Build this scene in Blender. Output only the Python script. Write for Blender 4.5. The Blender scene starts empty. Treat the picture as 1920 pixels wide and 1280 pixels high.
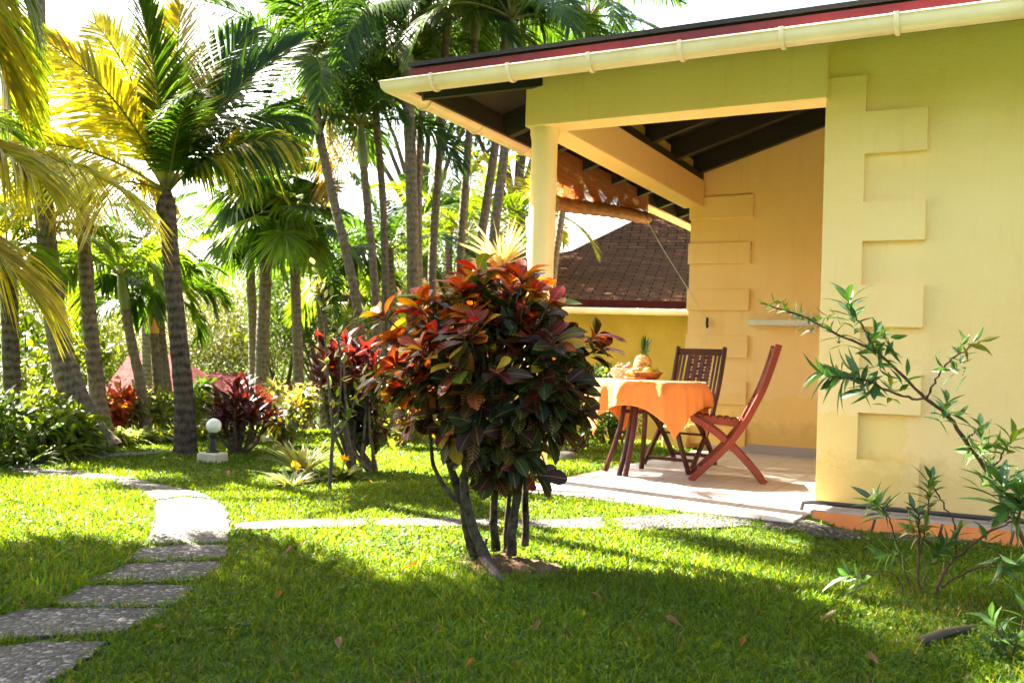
import bpy, math, random
import numpy as np
from mathutils import Vector, Matrix
R = math.radians
random.seed(7); rng = np.random.default_rng(11)
SC = bpy.context.scene; COL = SC.collection

# ------------------------------------------------------------------ camera
YAW, PITCH, ROLL, FPX, EYE = R(28.0), math.atan(42/1800), R(2.0), 1800.0, 0.88
F0 = np.array([-math.sin(YAW), math.cos(YAW), 0.]); R0 = np.array([math.cos(YAW), math.sin(YAW), 0.]); U0 = np.array([0, 0, 1.])
FW = F0*math.cos(PITCH) + U0*math.sin(PITCH)
UP = U0*math.cos(PITCH) - F0*math.sin(PITCH)
CU = UP*math.cos(ROLL) - R0*math.sin(ROLL)
CR = R0*math.cos(ROLL) + UP*math.sin(ROLL)
EYEP = np.array([0, 0, EYE])
cam = bpy.data.cameras.new('camera'); cam_o = bpy.data.objects.new('camera', cam); COL.objects.link(cam_o)
m = Matrix.Identity(4)
for i in range(3):
    m[i][0], m[i][1], m[i][2], m[i][3] = CR[i], CU[i], -FW[i], EYEP[i]
cam_o.matrix_world = m
cam.sensor_width = 36; cam.lens = FPX/1920*36; cam.clip_start = .05; cam.clip_end = 2000
cam.dof.use_dof = True; cam.dof.focus_distance = 4.4; cam.dof.aperture_fstop = 4.8
SC.camera = cam_o
# ------------------------------------------------------------------ sky, sun, exposure
SUN_EL = R(42); SUNV = Vector((-1.0, 0.19, 0)).normalized(); SUNV = Vector((SUNV.x*math.cos(SUN_EL), SUNV.y*math.cos(SUN_EL), math.sin(SUN_EL)))
w = bpy.data.worlds.new('World'); SC.world = w; w.use_nodes = True
nt = w.node_tree; bg = nt.nodes['Background']
sk = nt.nodes.new('ShaderNodeTexSky'); sk.sky_type = 'NISHITA'; sk.sun_disc = False
sk.sun_elevation = SUN_EL; sk.sun_rotation = math.atan2(SUNV.x, SUNV.y); sk.dust_density = 2.5; sk.air_density = 1.0
tn = nt.nodes.new('ShaderNodeMix'); tn.data_type = 'RGBA'; tn.blend_type = 'MULTIPLY'; tn.inputs[0].default_value = 1; tn.inputs[7].default_value = (1, .92, .79, 1)
nt.links.new(sk.outputs[0], tn.inputs[6]); nt.links.new(tn.outputs[2], bg.inputs[0]); bg.inputs[1].default_value = 0.056
sun = bpy.data.lights.new('sun', 'SUN'); sun.energy = 5.0; sun.angle = R(.55); sun.color = (1, .92, .77)
sun_o = bpy.data.objects.new('sun', sun); COL.objects.link(sun_o); sun_o.rotation_euler = SUNV.to_track_quat('Z', 'Y').to_euler()
sun_o.location = (-20, 0, 20)
SC.view_settings.view_transform = 'Standard'; SC.view_settings.look = 'None'; SC.view_settings.gamma = 1
SC.view_settings.exposure = 4.0
SC.cycles.max_bounces = 8; SC.cycles.transparent_max_bounces = 10; SC.cycles.transmission_bounces = 6

# ------------------------------------------------------------------ pixel (1920 px photo) -> real place in the garden
def ray(px, py): return FW + CR*((px-960)/FPX) - CU*((py-640)/FPX)
def at_z(px, py, z=0.):
    d = ray(px, py); return EYEP + d*((z-EYE)/d[2])
def at_d(px, py, D):
    d = ray(px, py); return EYEP + d*(D/d.dot(F0))
def at_Y(px, py, Y):
    d = ray(px, py); return EYEP + d*(Y/d[1])
def at_X(px, py, X):
    d = ray(px, py); return EYEP + d*(X/d[0])
def fl(f, l, z=0.): return F0*f + R0*l + np.array([0, 0, z])
def gz(x, y):
    f = -x*math.sin(YAW) + y*math.cos(YAW)
    q = np.maximum(0, f-11.)
    sm = lambda t: (lambda u: u*u*(3-2*u))(np.clip(t, 0, 1))
    bank = .046*sm((y-4.75)/.7)*sm((-.86-x)/.2)*sm((x+4.2)/.9)*sm((11-y)/1.5)
    return bank-np.minimum(.042*q**1.45, 6.) + np.where(f < 11.5, .012*np.sin(x*1.7+.4)*np.cos(y*1.3), 0)
def V3(p): return np.array(p, float)

# ------------------------------------------------------------------ mesh builder
class MB:
    def __init__(s): s.v = []; s.c = []; s.u = []; s.f = []; s.n = 0
    def add(s, v, faces, col=(1, 1, 1), luv=None, mi=0):
        v = np.asarray(v, float).reshape(-1, 3); n = len(v)
        s.v.append(v)
        c = np.asarray(col, float); s.c.append(np.broadcast_to(c, (n, 3)) if c.ndim == 1 else c)
        s.u.append(np.zeros((n, 3)) if luv is None else np.asarray(luv, float))
        if isinstance(faces, np.ndarray): s.f.append((faces+s.n, mi))
        else:
            by = {}
            for f in faces: by.setdefault(len(f), []).append(f)
            for k, a in by.items(): s.f.append((np.array(a)+s.n, mi))
        s.n += n; return s
    def box(s, c, d, rz=0, col=(1, 1, 1), bev=0.0, mi=0, rot=None):
        c = V3(c); hx, hy, hz = [q/2 for q in d]
        if bev <= 0:
            v = np.array([(x, y, z) for x in (-hx, hx) for y in (-hy, hy) for z in (-hz, hz)])
            f = [(0, 1, 3, 2), (4, 6, 7, 5), (0, 4, 5, 1), (2, 3, 7, 6), (0, 2, 6, 4), (1, 5, 7, 3)]
        else:
            b = min(bev, hx*.9, hy*.9, hz*.9); v = []; ix = {}
            for sx in (-1, 1):
                for sy in (-1, 1):
                    for sz in (-1, 1):
                        for ax in range(3):
                            p = [sx*(hx-b), sy*(hy-b), sz*(hz-b)]; p[ax] = (sx*hx, sy*hy, sz*hz)[ax]
                            ix[(sx, sy, sz, ax)] = len(v); v.append(p)
            f = []
            for ax in range(3):
                a, b2 = [(1, 2), (2, 0), (0, 1)][ax]
                for sg in (-1, 1):
                    q = []
                    for (p, r) in ((-1, -1), (1, -1), (1, 1), (-1, 1)):
                        k = [0, 0, 0]; k[ax] = sg; k[a] = p; k[b2] = r; q.append(ix[(*k, ax)])
                    f.append(tuple(q if sg > 0 else q[::-1]))
            for ax in range(3):
                a, b2 = [(1, 2), (2, 0), (0, 1)][ax]
                for p in (-1, 1):
                    for r in (-1, 1):
                        k0 = [0, 0, 0]; k1 = [0, 0, 0]; k0[ax] = -1; k1[ax] = 1
                        k0[a] = k1[a] = p; k0[b2] = k1[b2] = r
                        f.append((ix[(*k0, a)], ix[(*k1, a)], ix[(*k1, b2)], ix[(*k0, b2)]))
            for sx in (-1, 1):
                for sy in (-1, 1):
                    for sz in (-1, 1): f.append((ix[(sx, sy, sz, 0)], ix[(sx, sy, sz, 1)], ix[(sx, sy, sz, 2)]))
            v = np.array(v)
        if rot is not None: v = v @ np.array(rot).T
        elif rz:
            cs, sn = math.cos(rz), math.sin(rz); v = v @ np.array([[cs, sn, 0], [-sn, cs, 0], [0, 0, 1]])
        return s.add(v+c, f, col, mi=mi)
    def bar(s, p, q, w, h, side=None, col=(1, 1, 1), bev=0, mi=0):
        p, q = V3(p), V3(q); x = q-p; L = np.linalg.norm(x); x = x/L
        y = V3(side) if side is not None else (np.cross(U0, x) if abs(x[2]) < .95 else V3((1, 0, 0)))
        y = y - x*x.dot(y); y /= np.linalg.norm(y); z = np.cross(x, y)
        return s.box((p+q)/2, (L, w, h), rot=np.stack([x, y, z], 1), col=col, bev=bev, mi=mi)
    def tube(s, pts, rad, n=10, col=(1, 1, 1), cap=True, flat=None, mi=0, side=None):
        P = np.array(pts, float); k = len(P); rad = np.broadcast_to(np.asarray(rad, float), (k,))
        T = np.gradient(P, axis=0); T /= np.linalg.norm(T, axis=1)[:, None]+1e-9
        ref = V3(side) if side is not None else (V3((1, 0, 0)) if abs(T[0][2]) > .7 else V3((0, 0, 1)))
        a = np.linspace(0, 2*math.pi, n, endpoint=False)+.1; V = []
        L = np.concatenate([[0], np.cumsum(np.linalg.norm(np.diff(P, axis=0), axis=1))]); UVs = []
        for i in range(k):
            x = ref-T[i]*T[i].dot(ref); x /= np.linalg.norm(x); y = np.cross(T[i], x); ref = x
            fl_ = (1, 1) if flat is None else flat
            V.append(P[i]+rad[i]*(np.cos(a)[:, None]*x*fl_[0]+np.sin(a)[:, None]*y*fl_[1]))
            UVs.append(np.stack([a/(2*math.pi), np.full(n, L[i]), np.full(n, rad[i])], 1))
        V = np.concatenate(V); UVs = np.concatenate(UVs)
        f = [(i*n+j, i*n+(j+1) % n, (i+1)*n+(j+1) % n, (i+1)*n+j) for i in range(k-1) for j in range(n)]
        if cap: f += [tuple(range(n))[::-1], tuple((k-1)*n+j for j in range(n))]
        return s.add(V, f, col, UVs, mi)
    def lathe(s, prof, n=24, c=(0, 0, 0), col=(1, 1, 1), mi=0, a0=0):
        c = V3(c); a = np.linspace(0, 2*math.pi, n, endpoint=False)+a0
        V = np.concatenate([np.stack([r*np.cos(a), r*np.sin(a), np.full(n, z)], 1) for r, z in prof])+c
        k = len(prof)
        f = [(i*n+j, i*n+(j+1) % n, (i+1)*n+(j+1) % n, (i+1)*n+j) for i in range(k-1) for j in range(n)]
        f += [tuple(range(n))[::-1], tuple((k-1)*n+j for j in range(n))]
        return s.add(V, f, col, mi=mi)
    def prism(s, poly, z0, z1, col=(1, 1, 1), mi=0):
        n = len(poly); z0 = np.broadcast_to(z0, (n,)); z1 = np.broadcast_to(z1, (n,))
        V = [(p[0], p[1], z) for p, z in zip(poly, z0)] + [(p[0], p[1], z) for p, z in zip(poly, z1)]
        f = [tuple(range(n))[::-1], tuple(range(n, 2*n))]+[(i, (i+1) % n, n+(i+1) % n, n+i) for i in range(n)]
        return s.add(V, f, col, mi=mi)
    def build(s, name, mats, parent=None, org=None, smooth=True):
        me = bpy.data.meshes.new(name)
        V = np.concatenate(s.v)
        if org is not None: V = V-V3(org)
        me.vertices.add(len(V)); me.vertices.foreach_set('co', V.astype(np.float32).ravel())
        tot = np.concatenate([np.full(len(f), f.shape[1]) for f, _ in s.f]).astype(np.int32)
        idx = np.concatenate([f.ravel() for f, _ in s.f]).astype(np.int32)
        me.loops.add(len(idx)); me.loops.foreach_set('vertex_index', idx)
        me.polygons.add(len(tot)); st = np.concatenate([[0], np.cumsum(tot)[:-1]]).astype(np.int32)
        me.polygons.foreach_set('loop_start', st); me.polygons.foreach_set('loop_total', tot)
        if not isinstance(mats, (list, tuple)): mats = [mats]
        for mt in mats: me.materials.append(mt)
        if len(mats) > 1: me.polygons.foreach_set('material_index', np.concatenate([np.full(len(f), k) for f, k in s.f]).astype(np.int32))
        me.polygons.foreach_set('use_smooth', np.full(len(tot), smooth))
        at = me.attributes.new('col', 'FLOAT_COLOR', 'POINT')
        C = np.concatenate([np.concatenate(s.c), np.ones((len(V), 1))], 1); at.data.foreach_set('color', C.astype(np.float32).ravel())
        at = me.attributes.new('luv', 'FLOAT_VECTOR', 'POINT'); at.data.foreach_set('vector', np.concatenate(s.u).astype(np.float32).ravel())
        me.update(calc_edges=True); me.validate()
        if smooth: 
            try: me.set_sharp_from_angle(angle=R(38))
            except Exception: pass
        o = bpy.data.objects.new(name, me); COL.objects.link(o)
        if parent is not None: o.parent = parent
        return o
def tag(o, label=None, cat=None, group=None, kind=None):
    if label: o['label'] = label
    if cat: o['category'] = cat
    if group: o['group'] = group
    if kind: o['kind'] = kind
    return o
def thing(name, label, cat, loc=(0, 0, 0), rz=0, group=None):
    o = bpy.data.objects.new(name, None); COL.objects.link(o); o.location = [float(q) for q in loc]; o.rotation_euler = (0, 0, rz)
    o.empty_display_size = .2
    return tag(o, label, cat, group)
def base(o): return np.array(o.location)

# ------------------------------------------------------------------ leaves (vectorised)
def template(kind):
    if kind == 'dia': v = [(0, 0), (.45, 1), (1, 0), (.45, -1)]; f = [np.array([(0, 2, 1), (0, 3, 2)])]
    elif kind == 'blade': v = [(0, .7), (0, -.7), (.5, .9), (.5, -.9), (1, 0)]; f = [np.array([(0, 1, 3, 2)]), np.array([(2, 3, 4)])]
    elif kind == 'strip':
        v = [(0, .5), (0, -.5), (.3, 1), (.3, -1), (.65, .8), (.65, -.8), (1, 0)]; f = [np.array([(0, 1, 3, 2), (2, 3, 5, 4)]), np.array([(4, 5, 6)])]
    else:
        pr = {'ob': [(.0, .10), (.12, .22), (.3, .62), (.5, .95), (.7, 1.), (.86, .7)], 'lance': [(0, .12), (.12, .4), (.3, .9), (.5, 1), (.72, .68), (.88, .32)]}[kind]
        v = []
        for x, y in pr: v += [(x, y), (x, 0), (x, -y)]
        v.append((1, 0)); k = len(pr)
        q = []
        for i in range(k-1): q += [(3*i, 3*i+1, 3*i+4, 3*i+3), (3*i+1, 3*i+2, 3*i+5, 3*i+4)]
        t = [(3*k-3, 3*k-2, 3*k), (3*k-2, 3*k-1, 3*k)]
        f = [np.array(q), np.array(t)]
    return np.array(v, float), f
TM = {k: template(k) for k in ('dia', 'blade', 'strip', 'ob', 'lance')}
def unit(a): return a/(np.linalg.norm(a, axis=-1, keepdims=True)+1e-9)
def leaves(mb, b, d, n, L, W, col, kind='dia', curl=0., fold=0., grav=0., mi=0, wave=0.):
    b = np.asarray(b, float); N = len(b)
    if N == 0: return
    d = unit(np.broadcast_to(d, (N, 3))); n = np.broadcast_to(n, (N, 3))
    z = unit(n-d*(n*d).sum(1, keepdims=True)+1e-5); y = np.cross(z, d)
    L = np.broadcast_to(L, (N,)); W = np.broadcast_to(W, (N,)); curl = np.broadcast_to(curl, (N,)); fold = np.broadcast_to(fold, (N,)); grav = np.broadcast_to(grav, (N,))
    t, fs = TM[kind]; k = len(t); x = t[:, 0][None, :, None]; yy = t[:, 1][None, :, None]
    Lx = L[:, None, None]; Wx = W[:, None, None]/2
    ph = rng.uniform(0, 6.28, (N, 1, 1))
    P = b[:, None] + Lx*x*d[:, None] + Wx*yy*y[:, None] + z[:, None]*(-curl[:, None, None]*Lx*x**2 + fold[:, None, None]*Wx*np.abs(yy) + wave*Wx*np.sin(x*9+ph)*np.abs(yy))
    P[:, :, 2] -= (grav[:, None]*L[:, None]*t[:, 0][None]**2)
    c = np.asarray(col, float); c = np.broadcast_to(c, (N, 3)); C = np.repeat(c, k, 0)
    uv = np.empty((N, k, 3)); uv[:, :, 0] = t[:, 1]; uv[:, :, 1] = t[:, 0]; uv[:, :, 2] = rng.random((N, 1))
    off = (np.arange(N)*k)[:, None, None]
    st = mb.n
    mb.v.append(P.reshape(-1, 3)); mb.c.append(C); mb.u.append(uv.reshape(-1, 3))
    for f in fs: mb.f.append(((f[None]+off).reshape(-1, f.shape[1])+st, mi))
    mb.n += N*k
def pick(pal, N, jit=.18):
    p = np.array(pal, float); i = rng.integers(0, len(p), N); return np.clip(p[i]*rng.uniform(1-jit, 1+jit, (N, 1)), 0, 1)
def sph(N): return unit(rng.normal(size=(N, 3)))

# ------------------------------------------------------------------ materials
def nodes(name):
    mt = bpy.data.materials.new(name); mt.use_nodes = True; n = mt.node_tree
    b = n.nodes['Principled BSDF']; return mt, n, b
def N_(n, t, **kw):
    x = n.nodes.new(t)
    for k, v in kw.items(): setattr(x, k, v)
    return x
def noise(n, vec, scale, detail=4, rough=.55):
    x = N_(n, 'ShaderNodeTexNoise'); x.inputs['Scale'].default_value = scale; x.inputs['Detail'].default_value = detail; x.inputs['Roughness'].default_value = rough
    if vec is not None: n.links.new(vec, x.inputs['Vector'])
    return x.outputs['Fac']
def ramp(n, fac, stops):
    x = N_(n, 'ShaderNodeValToRGB'); e = x.color_ramp.elements
    while len(e) < len(stops): e.new(.5)
    for i, (p, c) in enumerate(stops): e[i].position = p; e[i].color = (*c, 1) if len(c) == 3 else c
    n.links.new(fac, x.inputs[0]); return x.outputs[0]
def mixc(n, fac, a, b, mode='MIX'):
    x = N_(n, 'ShaderNodeMix', data_type='RGBA', blend_type=mode)
    for s, q in ((x.inputs[0], fac), (x.inputs[6], a), (x.inputs[7], b)):
        if hasattr(q, 'is_output'): n.links.new(q, s)
        elif isinstance(q, (int, float)): s.default_value = q
        else: s.default_value = (*q, 1)
    return x.outputs[2]
def math_(n, op, a, b=0.):
    x = N_(n, 'ShaderNodeMath', operation=op)
    for s, q in ((x.inputs[0], a), (x.inputs[1], b)):
        if hasattr(q, 'is_output'): n.links.new(q, s)
        else: s.default_value = q
    return x.outputs[0]
def bump(n, b, h, st, dist=.01):
    x = N_(n, 'ShaderNodeBump'); x.inputs['Strength'].default_value = st; x.inputs['Distance'].default_value = dist
    n.links.new(h, x.inputs['Height']); n.links.new(x.outputs[0], b.inputs['Normal'])
def ocoord(n): return N_(n, 'ShaderNodeTexCoord').outputs['Object']
def scalev(n, vec, s):
    x = N_(n, 'ShaderNodeMapping'); x.inputs['Scale'].default_value = s; n.links.new(vec, x.inputs[0]); return x.outputs[0]
def plain(name, c, rough=.6, var=.2, scale=8, bmp=.2, bscale=60, spec=.4, c2=None, stretch=None, bdist=.004):
    mt, n, b = nodes(name); v = ocoord(n)
    if stretch: v = scalev(n, v, stretch)
    f = noise(n, v, scale, 5)
    c2 = c2 or tuple(q*(1-var*1.5) for q in c)
    n.links.new(ramp(n, f, [(.3, c2), (.68, c)]), b.inputs['Base Color'])
    b.inputs['Roughness'].default_value = rough; b.inputs['Specular IOR Level'].default_value = spec
    if bmp: bump(n, b, noise(n, v, bscale, 4), bmp, bdist)
    return mt
def leafmat(name, trans=.45, rough=.45, tint=(1.5, 1.35, .5), spec=.35, vein=None, sat=1.0):
    mt, n, b = nodes(name)
    a = N_(n, 'ShaderNodeAttribute', attribute_name='col'); c = a.outputs['Color']
    l = N_(n, 'ShaderNodeAttribute', attribute_name='luv').outputs['Vector']
    f = noise(n, ocoord(n), 14, 3)
    c = mixc(n, 1, c, ramp(n, f, [(.25, (.72, .72, .72)), (.75, (1.2, 1.2, 1.2))]), 'MULTIPLY')
    if vein:
        s = N_(n, 'ShaderNodeSeparateXYZ'); n.links.new(l, s.inputs[0])
        au = math_(n, 'ABSOLUTE', s.outputs[0])
        mid = math_(n, 'LESS_THAN', au, .07)
        sv = math_(n, 'SINE', math_(n, 'MULTIPLY', math_(n, 'SUBTRACT', s.outputs[1], math_(n, 'MULTIPLY', au, .16)), 62))
        side = math_(n, 'GREATER_THAN', sv, .80)
        sel = math_(n, 'GREATER_THAN', s.outputs[2], .72)
        k = math_(n, 'MAXIMUM', math_(n, 'MULTIPLY', mid, .4), math_(n, 'MULTIPLY', math_(n, 'MULTIPLY', side, sel), .6))
        c = mixc(n, k, c, mixc(n, .6, mixc(n, 1, c, (2.2, 1.9, 1.5), 'MULTIPLY'), vein))
    n.links.new(c, b.inputs['Base Color']); b.inputs['Roughness'].default_value = rough; b.inputs['Specular IOR Level'].default_value = spec
    t = N_(n, 'ShaderNodeBsdfTranslucent'); n.links.new(mixc(n, 1, c, tint, 'MULTIPLY'), t.inputs[0])
    mx = N_(n, 'ShaderNodeMixShader'); mx.inputs[0].default_value = trans
    n.links.new(b.outputs[0], mx.inputs[1]); n.links.new(t.outputs[0], mx.inputs[2])
    n.links.new(mx.outputs[0], n.nodes['Material Output'].inputs[0]); return mt
def stucco(name, c, c2):
    mt, n, b = nodes(name); v = ocoord(n)
    g = noise(n, v, 1.4, 6, .6); c_ = ramp(n, g, [(.32, c2), (.62, c)])
    st = noise(n, scalev(n, v, (6, 6, .7)), 2.2, 5, .65)
    c_ = mixc(n, math_(n, 'MULTIPLY', ramp(n, st, [(.55, (0, 0, 0)), (.80, (1, 1, 1))]), .20), c_, tuple(q*.62 for q in c2))
    sx = N_(n, 'ShaderNodeSeparateXYZ'); n.links.new(v, sx.inputs[0])
    wb = math_(n, 'MULTIPLY', noise(n, v, 3, 5, .65), .30)
    ps = math_(n, 'MULTIPLY', math_(n, 'LESS_THAN', math_(n, 'ADD', sx.outputs[2], wb), .80), math_(n, 'LESS_THAN', math_(n, 'ADD', sx.outputs[0], wb), .62))
    c_ = mixc(n, math_(n, 'MULTIPLY', ps, .45), c_, (.88, .58, .14))
    ht = math_(n, 'ADD', sx.outputs[2], math_(n, 'MULTIPLY', noise(n, v, 7, 6, .7), -.55))
    c_ = mixc(n, math_(n, 'MULTIPLY', ramp(n, ht, [(.0, (1, 1, 1)), (.16, (0, 0, 0))]), .5), c_, (.62, .40, .10))
    n.links.new(c_, b.inputs['Base Color']); b.inputs['Roughness'].default_value = .82; b.inputs['Specular IOR Level'].default_value = .25
    h = math_(n, 'ADD', noise(n, v, 120, 4, .6), math_(n, 'MULTIPLY', noise(n, v, 22, 3), .8)); bump(n, b, h, .6, .007); return mt
M = {}
M['wall'] = stucco('yellow_stucco', (.95, .665, .32), (.92, .61, .26))
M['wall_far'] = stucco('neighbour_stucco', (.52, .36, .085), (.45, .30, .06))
M['column'] = stucco('column_paint', (.95, .685, .36), (.92, .63, .29))
M['cream'] = plain('gutter_plastic', (.90, .70, .52), .38, .1, 3, .05, spec=.45, c2=(.74, .53, .34))
M['fascia'] = plain('red_fascia', (.13, .010, .012), .5, .2, 6, .1)
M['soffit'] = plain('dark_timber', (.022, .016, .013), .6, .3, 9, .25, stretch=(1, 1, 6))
M['shingle_dark'] = plain('dark_felt', (.03, .03, .032), .9, .3, 40, .5)
M['maroon_dark'] = plain('far_fascia', (.05, .008, .008), .7, .3, 6, .1, spec=.1)
M['grey_stone'] = plain('grey_stone', (.20, .19, .165), .9, .4, 9, .6)
M['bamboo'] = None
M['tile'] = None
M['skirt'] = plain('skirting_tile', (.42, .36, .35), .35, .1, 4, .05)
M['white'] = plain('white_paint', (.75, .72, .66), .5, .08, 6, .05)
M['wood'] = plain('red_hardwood', (.21, .030, .010), .40, .5, 7, .12, 40, .35, c2=(.12, .014, .006), stretch=(1, 1, .15))
M['wood_dark'] = plain('brown_hardwood', (.085, .015, .010), .38, .5, 7, .12, 40, .32, c2=(.038, .007, .005), stretch=(1, 1, .15))
M['metal'] = plain('black_iron', (.02, .02, .02), .45, .2, 10, .1)
M['pipe'] = plain('dark_pipe', (.05, .035, .03), .5, .3, 10, .2)
M['concrete'] = plain('pale_concrete', (.56, .49, .36), .85, .2, 9, .4)
M['bark'] = None
M['soil'] = plain('bare_soil', (.16, .095, .055), .95, .4, 12, .8, 50, .1, c2=(.07, .04, .022), bdist=.02)
M['stem'] = plain('grey_brown_bark', (.13, .105, .085), .9, .5, 30, .7, 70, .15, c2=(.045, .035, .03), bdist=.01)
M['lichen'] = plain('lichen_bark', (.105, .085, .060), .9, .5, 24, .8, 70, .08, c2=(.014, .009, .007), bdist=.008)
M['twig'] = plain('reddish_twig', (.13, .065, .045), .8, .3, 40, .5, 90, .2)
M['leaf'] = leafmat('foliage')
M['palm'] = leafmat('palm_leaf', .46, .42, (1.6, 1.7, .5), .22)
M['grassm'] = leafmat('grass_blade', .46, .5, (2.6, 1.85, .5), .22)
M['croton'] = leafmat('croton_leaf', .34, .46, (1.8, 1.15, .5), .24, vein=(.55, .33, .03))
M['shrubleaf'] = leafmat('lance_leaf', .32, .36, (1.3, 1.4, .5), .45, vein=(.22, .34, .08))
def bark_rings(name, c, c2, ra=.16):
    mt, n, b = nodes(name)
    l = N_(n, 'ShaderNodeAttribute', attribute_name='luv').outputs['Vector']; s = N_(n, 'ShaderNodeSeparateXYZ'); n.links.new(l, s.inputs[0])
    o = ocoord(n); wob = noise(n, scalev(n, o, (5, 5, 2)), 1.5, 4)
    r = math_(n, 'SINE', math_(n, 'MULTIPLY', math_(n, 'ADD', s.outputs[1], math_(n, 'MULTIPLY', wob, .10)), 78))
    f = math_(n, 'ADD', math_(n, 'MULTIPLY', math_(n, 'MULTIPLY', r, ra), noise(n, o, 6, 3)), noise(n, scalev(n, o, (10, 10, 5)), 3, 6, .7))
    n.links.new(ramp(n, f, [(.32, c2), (.50, tuple((a+q)/2 for a, q in zip(c, c2))), (.72, c)]), b.inputs['Base Color']); b.inputs['Roughness'].default_value = .9; b.inputs['Specular IOR Level'].default_value = .15
    h = math_(n, 'ADD', math_(n, 'MULTIPLY', r, .3), noise(n, scalev(n, o, (1, 1, .5)), 40, 5, .7)); bump(n, b, h, .8, .014); return mt
M['bark'] = bark_rings('palm_bark', (.19, .15, .11), (.055, .040, .030))
M['bark_dark'] = bark_rings('dark_palm_bark', (.12, .09, .07), (.025, .018, .016))
M['bark_slim'] = bark_rings('slim_palm_bark', (.17, .14, .10), (.050, .038, .028), .07)
M['shaft'] = plain('green_crownshaft', (.13, .15, .03), .45, .3, 4, .05, c2=(.06, .085, .018))
M['shaft_orange'] = plain('orange_crownshaft', (.55, .22, .03), .45, .3, 4, .05, c2=(.35, .2, .03))
def tile_m():
    mt, n, b = nodes('terrace_tile'); v = ocoord(n)
    k = N_(n, 'ShaderNodeTexBrick'); k.offset = 0; k.inputs['Scale'].default_value = 1; k.inputs['Brick Width'].default_value = .42; k.inputs['Row Height'].default_value = .42
    k.inputs['Mortar Size'].default_value = .005; k.inputs['Mortar Smooth'].default_value = .2
    k.inputs['Color1'].default_value = (.53, .475, .43, 1); k.inputs['Color2'].default_value = (.48, .43, .39, 1); k.inputs['Mortar'].default_value = (.20, .16, .145, 1)
    n.links.new(v, k.inputs['Vector'])
    c = mixc(n, 1, k.outputs[0], ramp(n, noise(n, v, 5, 6, .65), [(.3, (.82, .80, .78)), (.7, (1.05, 1.05, 1.05))]), 'MULTIPLY')
    n.links.new(c, b.inputs['Base Color']); b.inputs['Roughness'].default_value = .42
    bump(n, b, math_(n, 'SUBTRACT', 1., k.outputs['Fac']), .4, .003); return mt
M['tile'] = tile_m()
def terracotta_m():
    mt, n, b = nodes('terracotta'); v = ocoord(n)
    n.links.new(ramp(n, noise(n, v, 4, 6, .6), [(.3, (.50, .13, .022)), (.7, (.72, .22, .04))]), b.inputs['Base Color']); b.inputs['Roughness'].default_value = .7
    bump(n, b, noise(n, v, 60, 4), .3, .004); return mt
M['terracotta'] = terracotta_m()
M['mortar'] = plain('mortar', (.34, .29, .26), .95, .2, 20, .5)
def pebble_m():
    mt, n, b = nodes('pebble_slab'); v = ocoord(n)
    o = scalev(n, v, (1, 1, .3))
    k = N_(n, 'ShaderNodeTexVoronoi'); k.inputs['Scale'].default_value = 48; n.links.new(o, k.inputs['Vector'])
    s = N_(n, 'ShaderNodeSeparateColor'); n.links.new(k.outputs['Color'], s.inputs[0])
    e = N_(n, 'ShaderNodeTexVoronoi', feature='DISTANCE_TO_EDGE'); e.inputs['Scale'].default_value = 48; n.links.new(o, e.inputs['Vector'])
    c = ramp(n, s.outputs[0], [(.0, (.012, .009, .008)), (.40, (.027, .021, .019)), (.62, (.085, .069, .062)), (.88, (.26, .23, .20))])
    c = mixc(n, ramp(n, e.outputs[0], [(.04, (1, 1, 1)), (.16, (0, 0, 0))]), c, (.014, .011, .009))
    c = mixc(n, ramp(n, noise(n, v, 3.2, 6, .7), [(.50, (0, 0, 0)), (.72, (.75, .75, .75))]), c, (.030, .034, .012))
    c = mixc(n, 1, c, ramp(n, noise(n, v, 1.3, 4), [(.3, (.72, .72, .72)), (.7, (1.1, 1.1, 1.1))]), 'MULTIPLY')
    n.links.new(c, b.inputs['Base Color']); b.inputs['Roughness'].default_value = .75
    bump(n, b, ramp(n, e.outputs[0], [(0, (0, 0, 0)), (.3, (1, 1, 1))]), .8, .008); return mt
M['pebble'] = pebble_m()
def shingle_m(name, c1, c2, bw, rh, mort):
    mt, n, b = nodes(name)
    l = N_(n, 'ShaderNodeAttribute', attribute_name='luv').outputs['Vector']
    k = N_(n, 'ShaderNodeTexBrick'); k.inputs['Scale'].default_value = 1; k.inputs['Brick Width'].default_value = bw; k.inputs['Row Height'].default_value = rh
    k.inputs['Mortar Size'].default_value = .012; k.inputs['Mortar Smooth'].default_value = .3; k.inputs['Bias'].default_value = 0
    k.inputs['Color1'].default_value = (*c1, 1); k.inputs['Color2'].default_value = (*c2, 1); k.inputs['Mortar'].default_value = (*mort, 1)
    n.links.new(l, k.inputs['Vector'])
    c = mixc(n, 1, k.outputs[0], ramp(n, noise(n, l, 3, 6, .7), [(.25, (.7, .7, .7)), (.75, (1.2, 1.2, 1.2))]), 'MULTIPLY')
    n.links.new(c, b.inputs['Base Color']); b.inputs['Roughness'].default_value = 1; b.inputs['Specular IOR Level'].default_value = 0
    bump(n, b, math_(n, 'SUBTRACT', noise(n, l, 60, 3), k.outputs['Fac']), .6, .02); return mt
M['shingle'] = shingle_m('brown_shingle', (.125, .062, .032), (.085, .046, .026), .42, .15, (.010, .007, .006))
M['pink_roof'] = shingle_m('pink_tile_roof', (.20, .075, .075), (.17, .062, .062), .3, .3, (.10, .035, .035))
M['pink_wall'] = plain('pink_wall', (.24, .085, .09), .8, .15, 3, .2)
M['pale_wall'] = plain('pale_wall', (.40, .36, .36), .8, .1, 3, .2)
M['maroon'] = plain('maroon_post', (.11, .02, .025), .6, .2, 5, .1)
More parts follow.
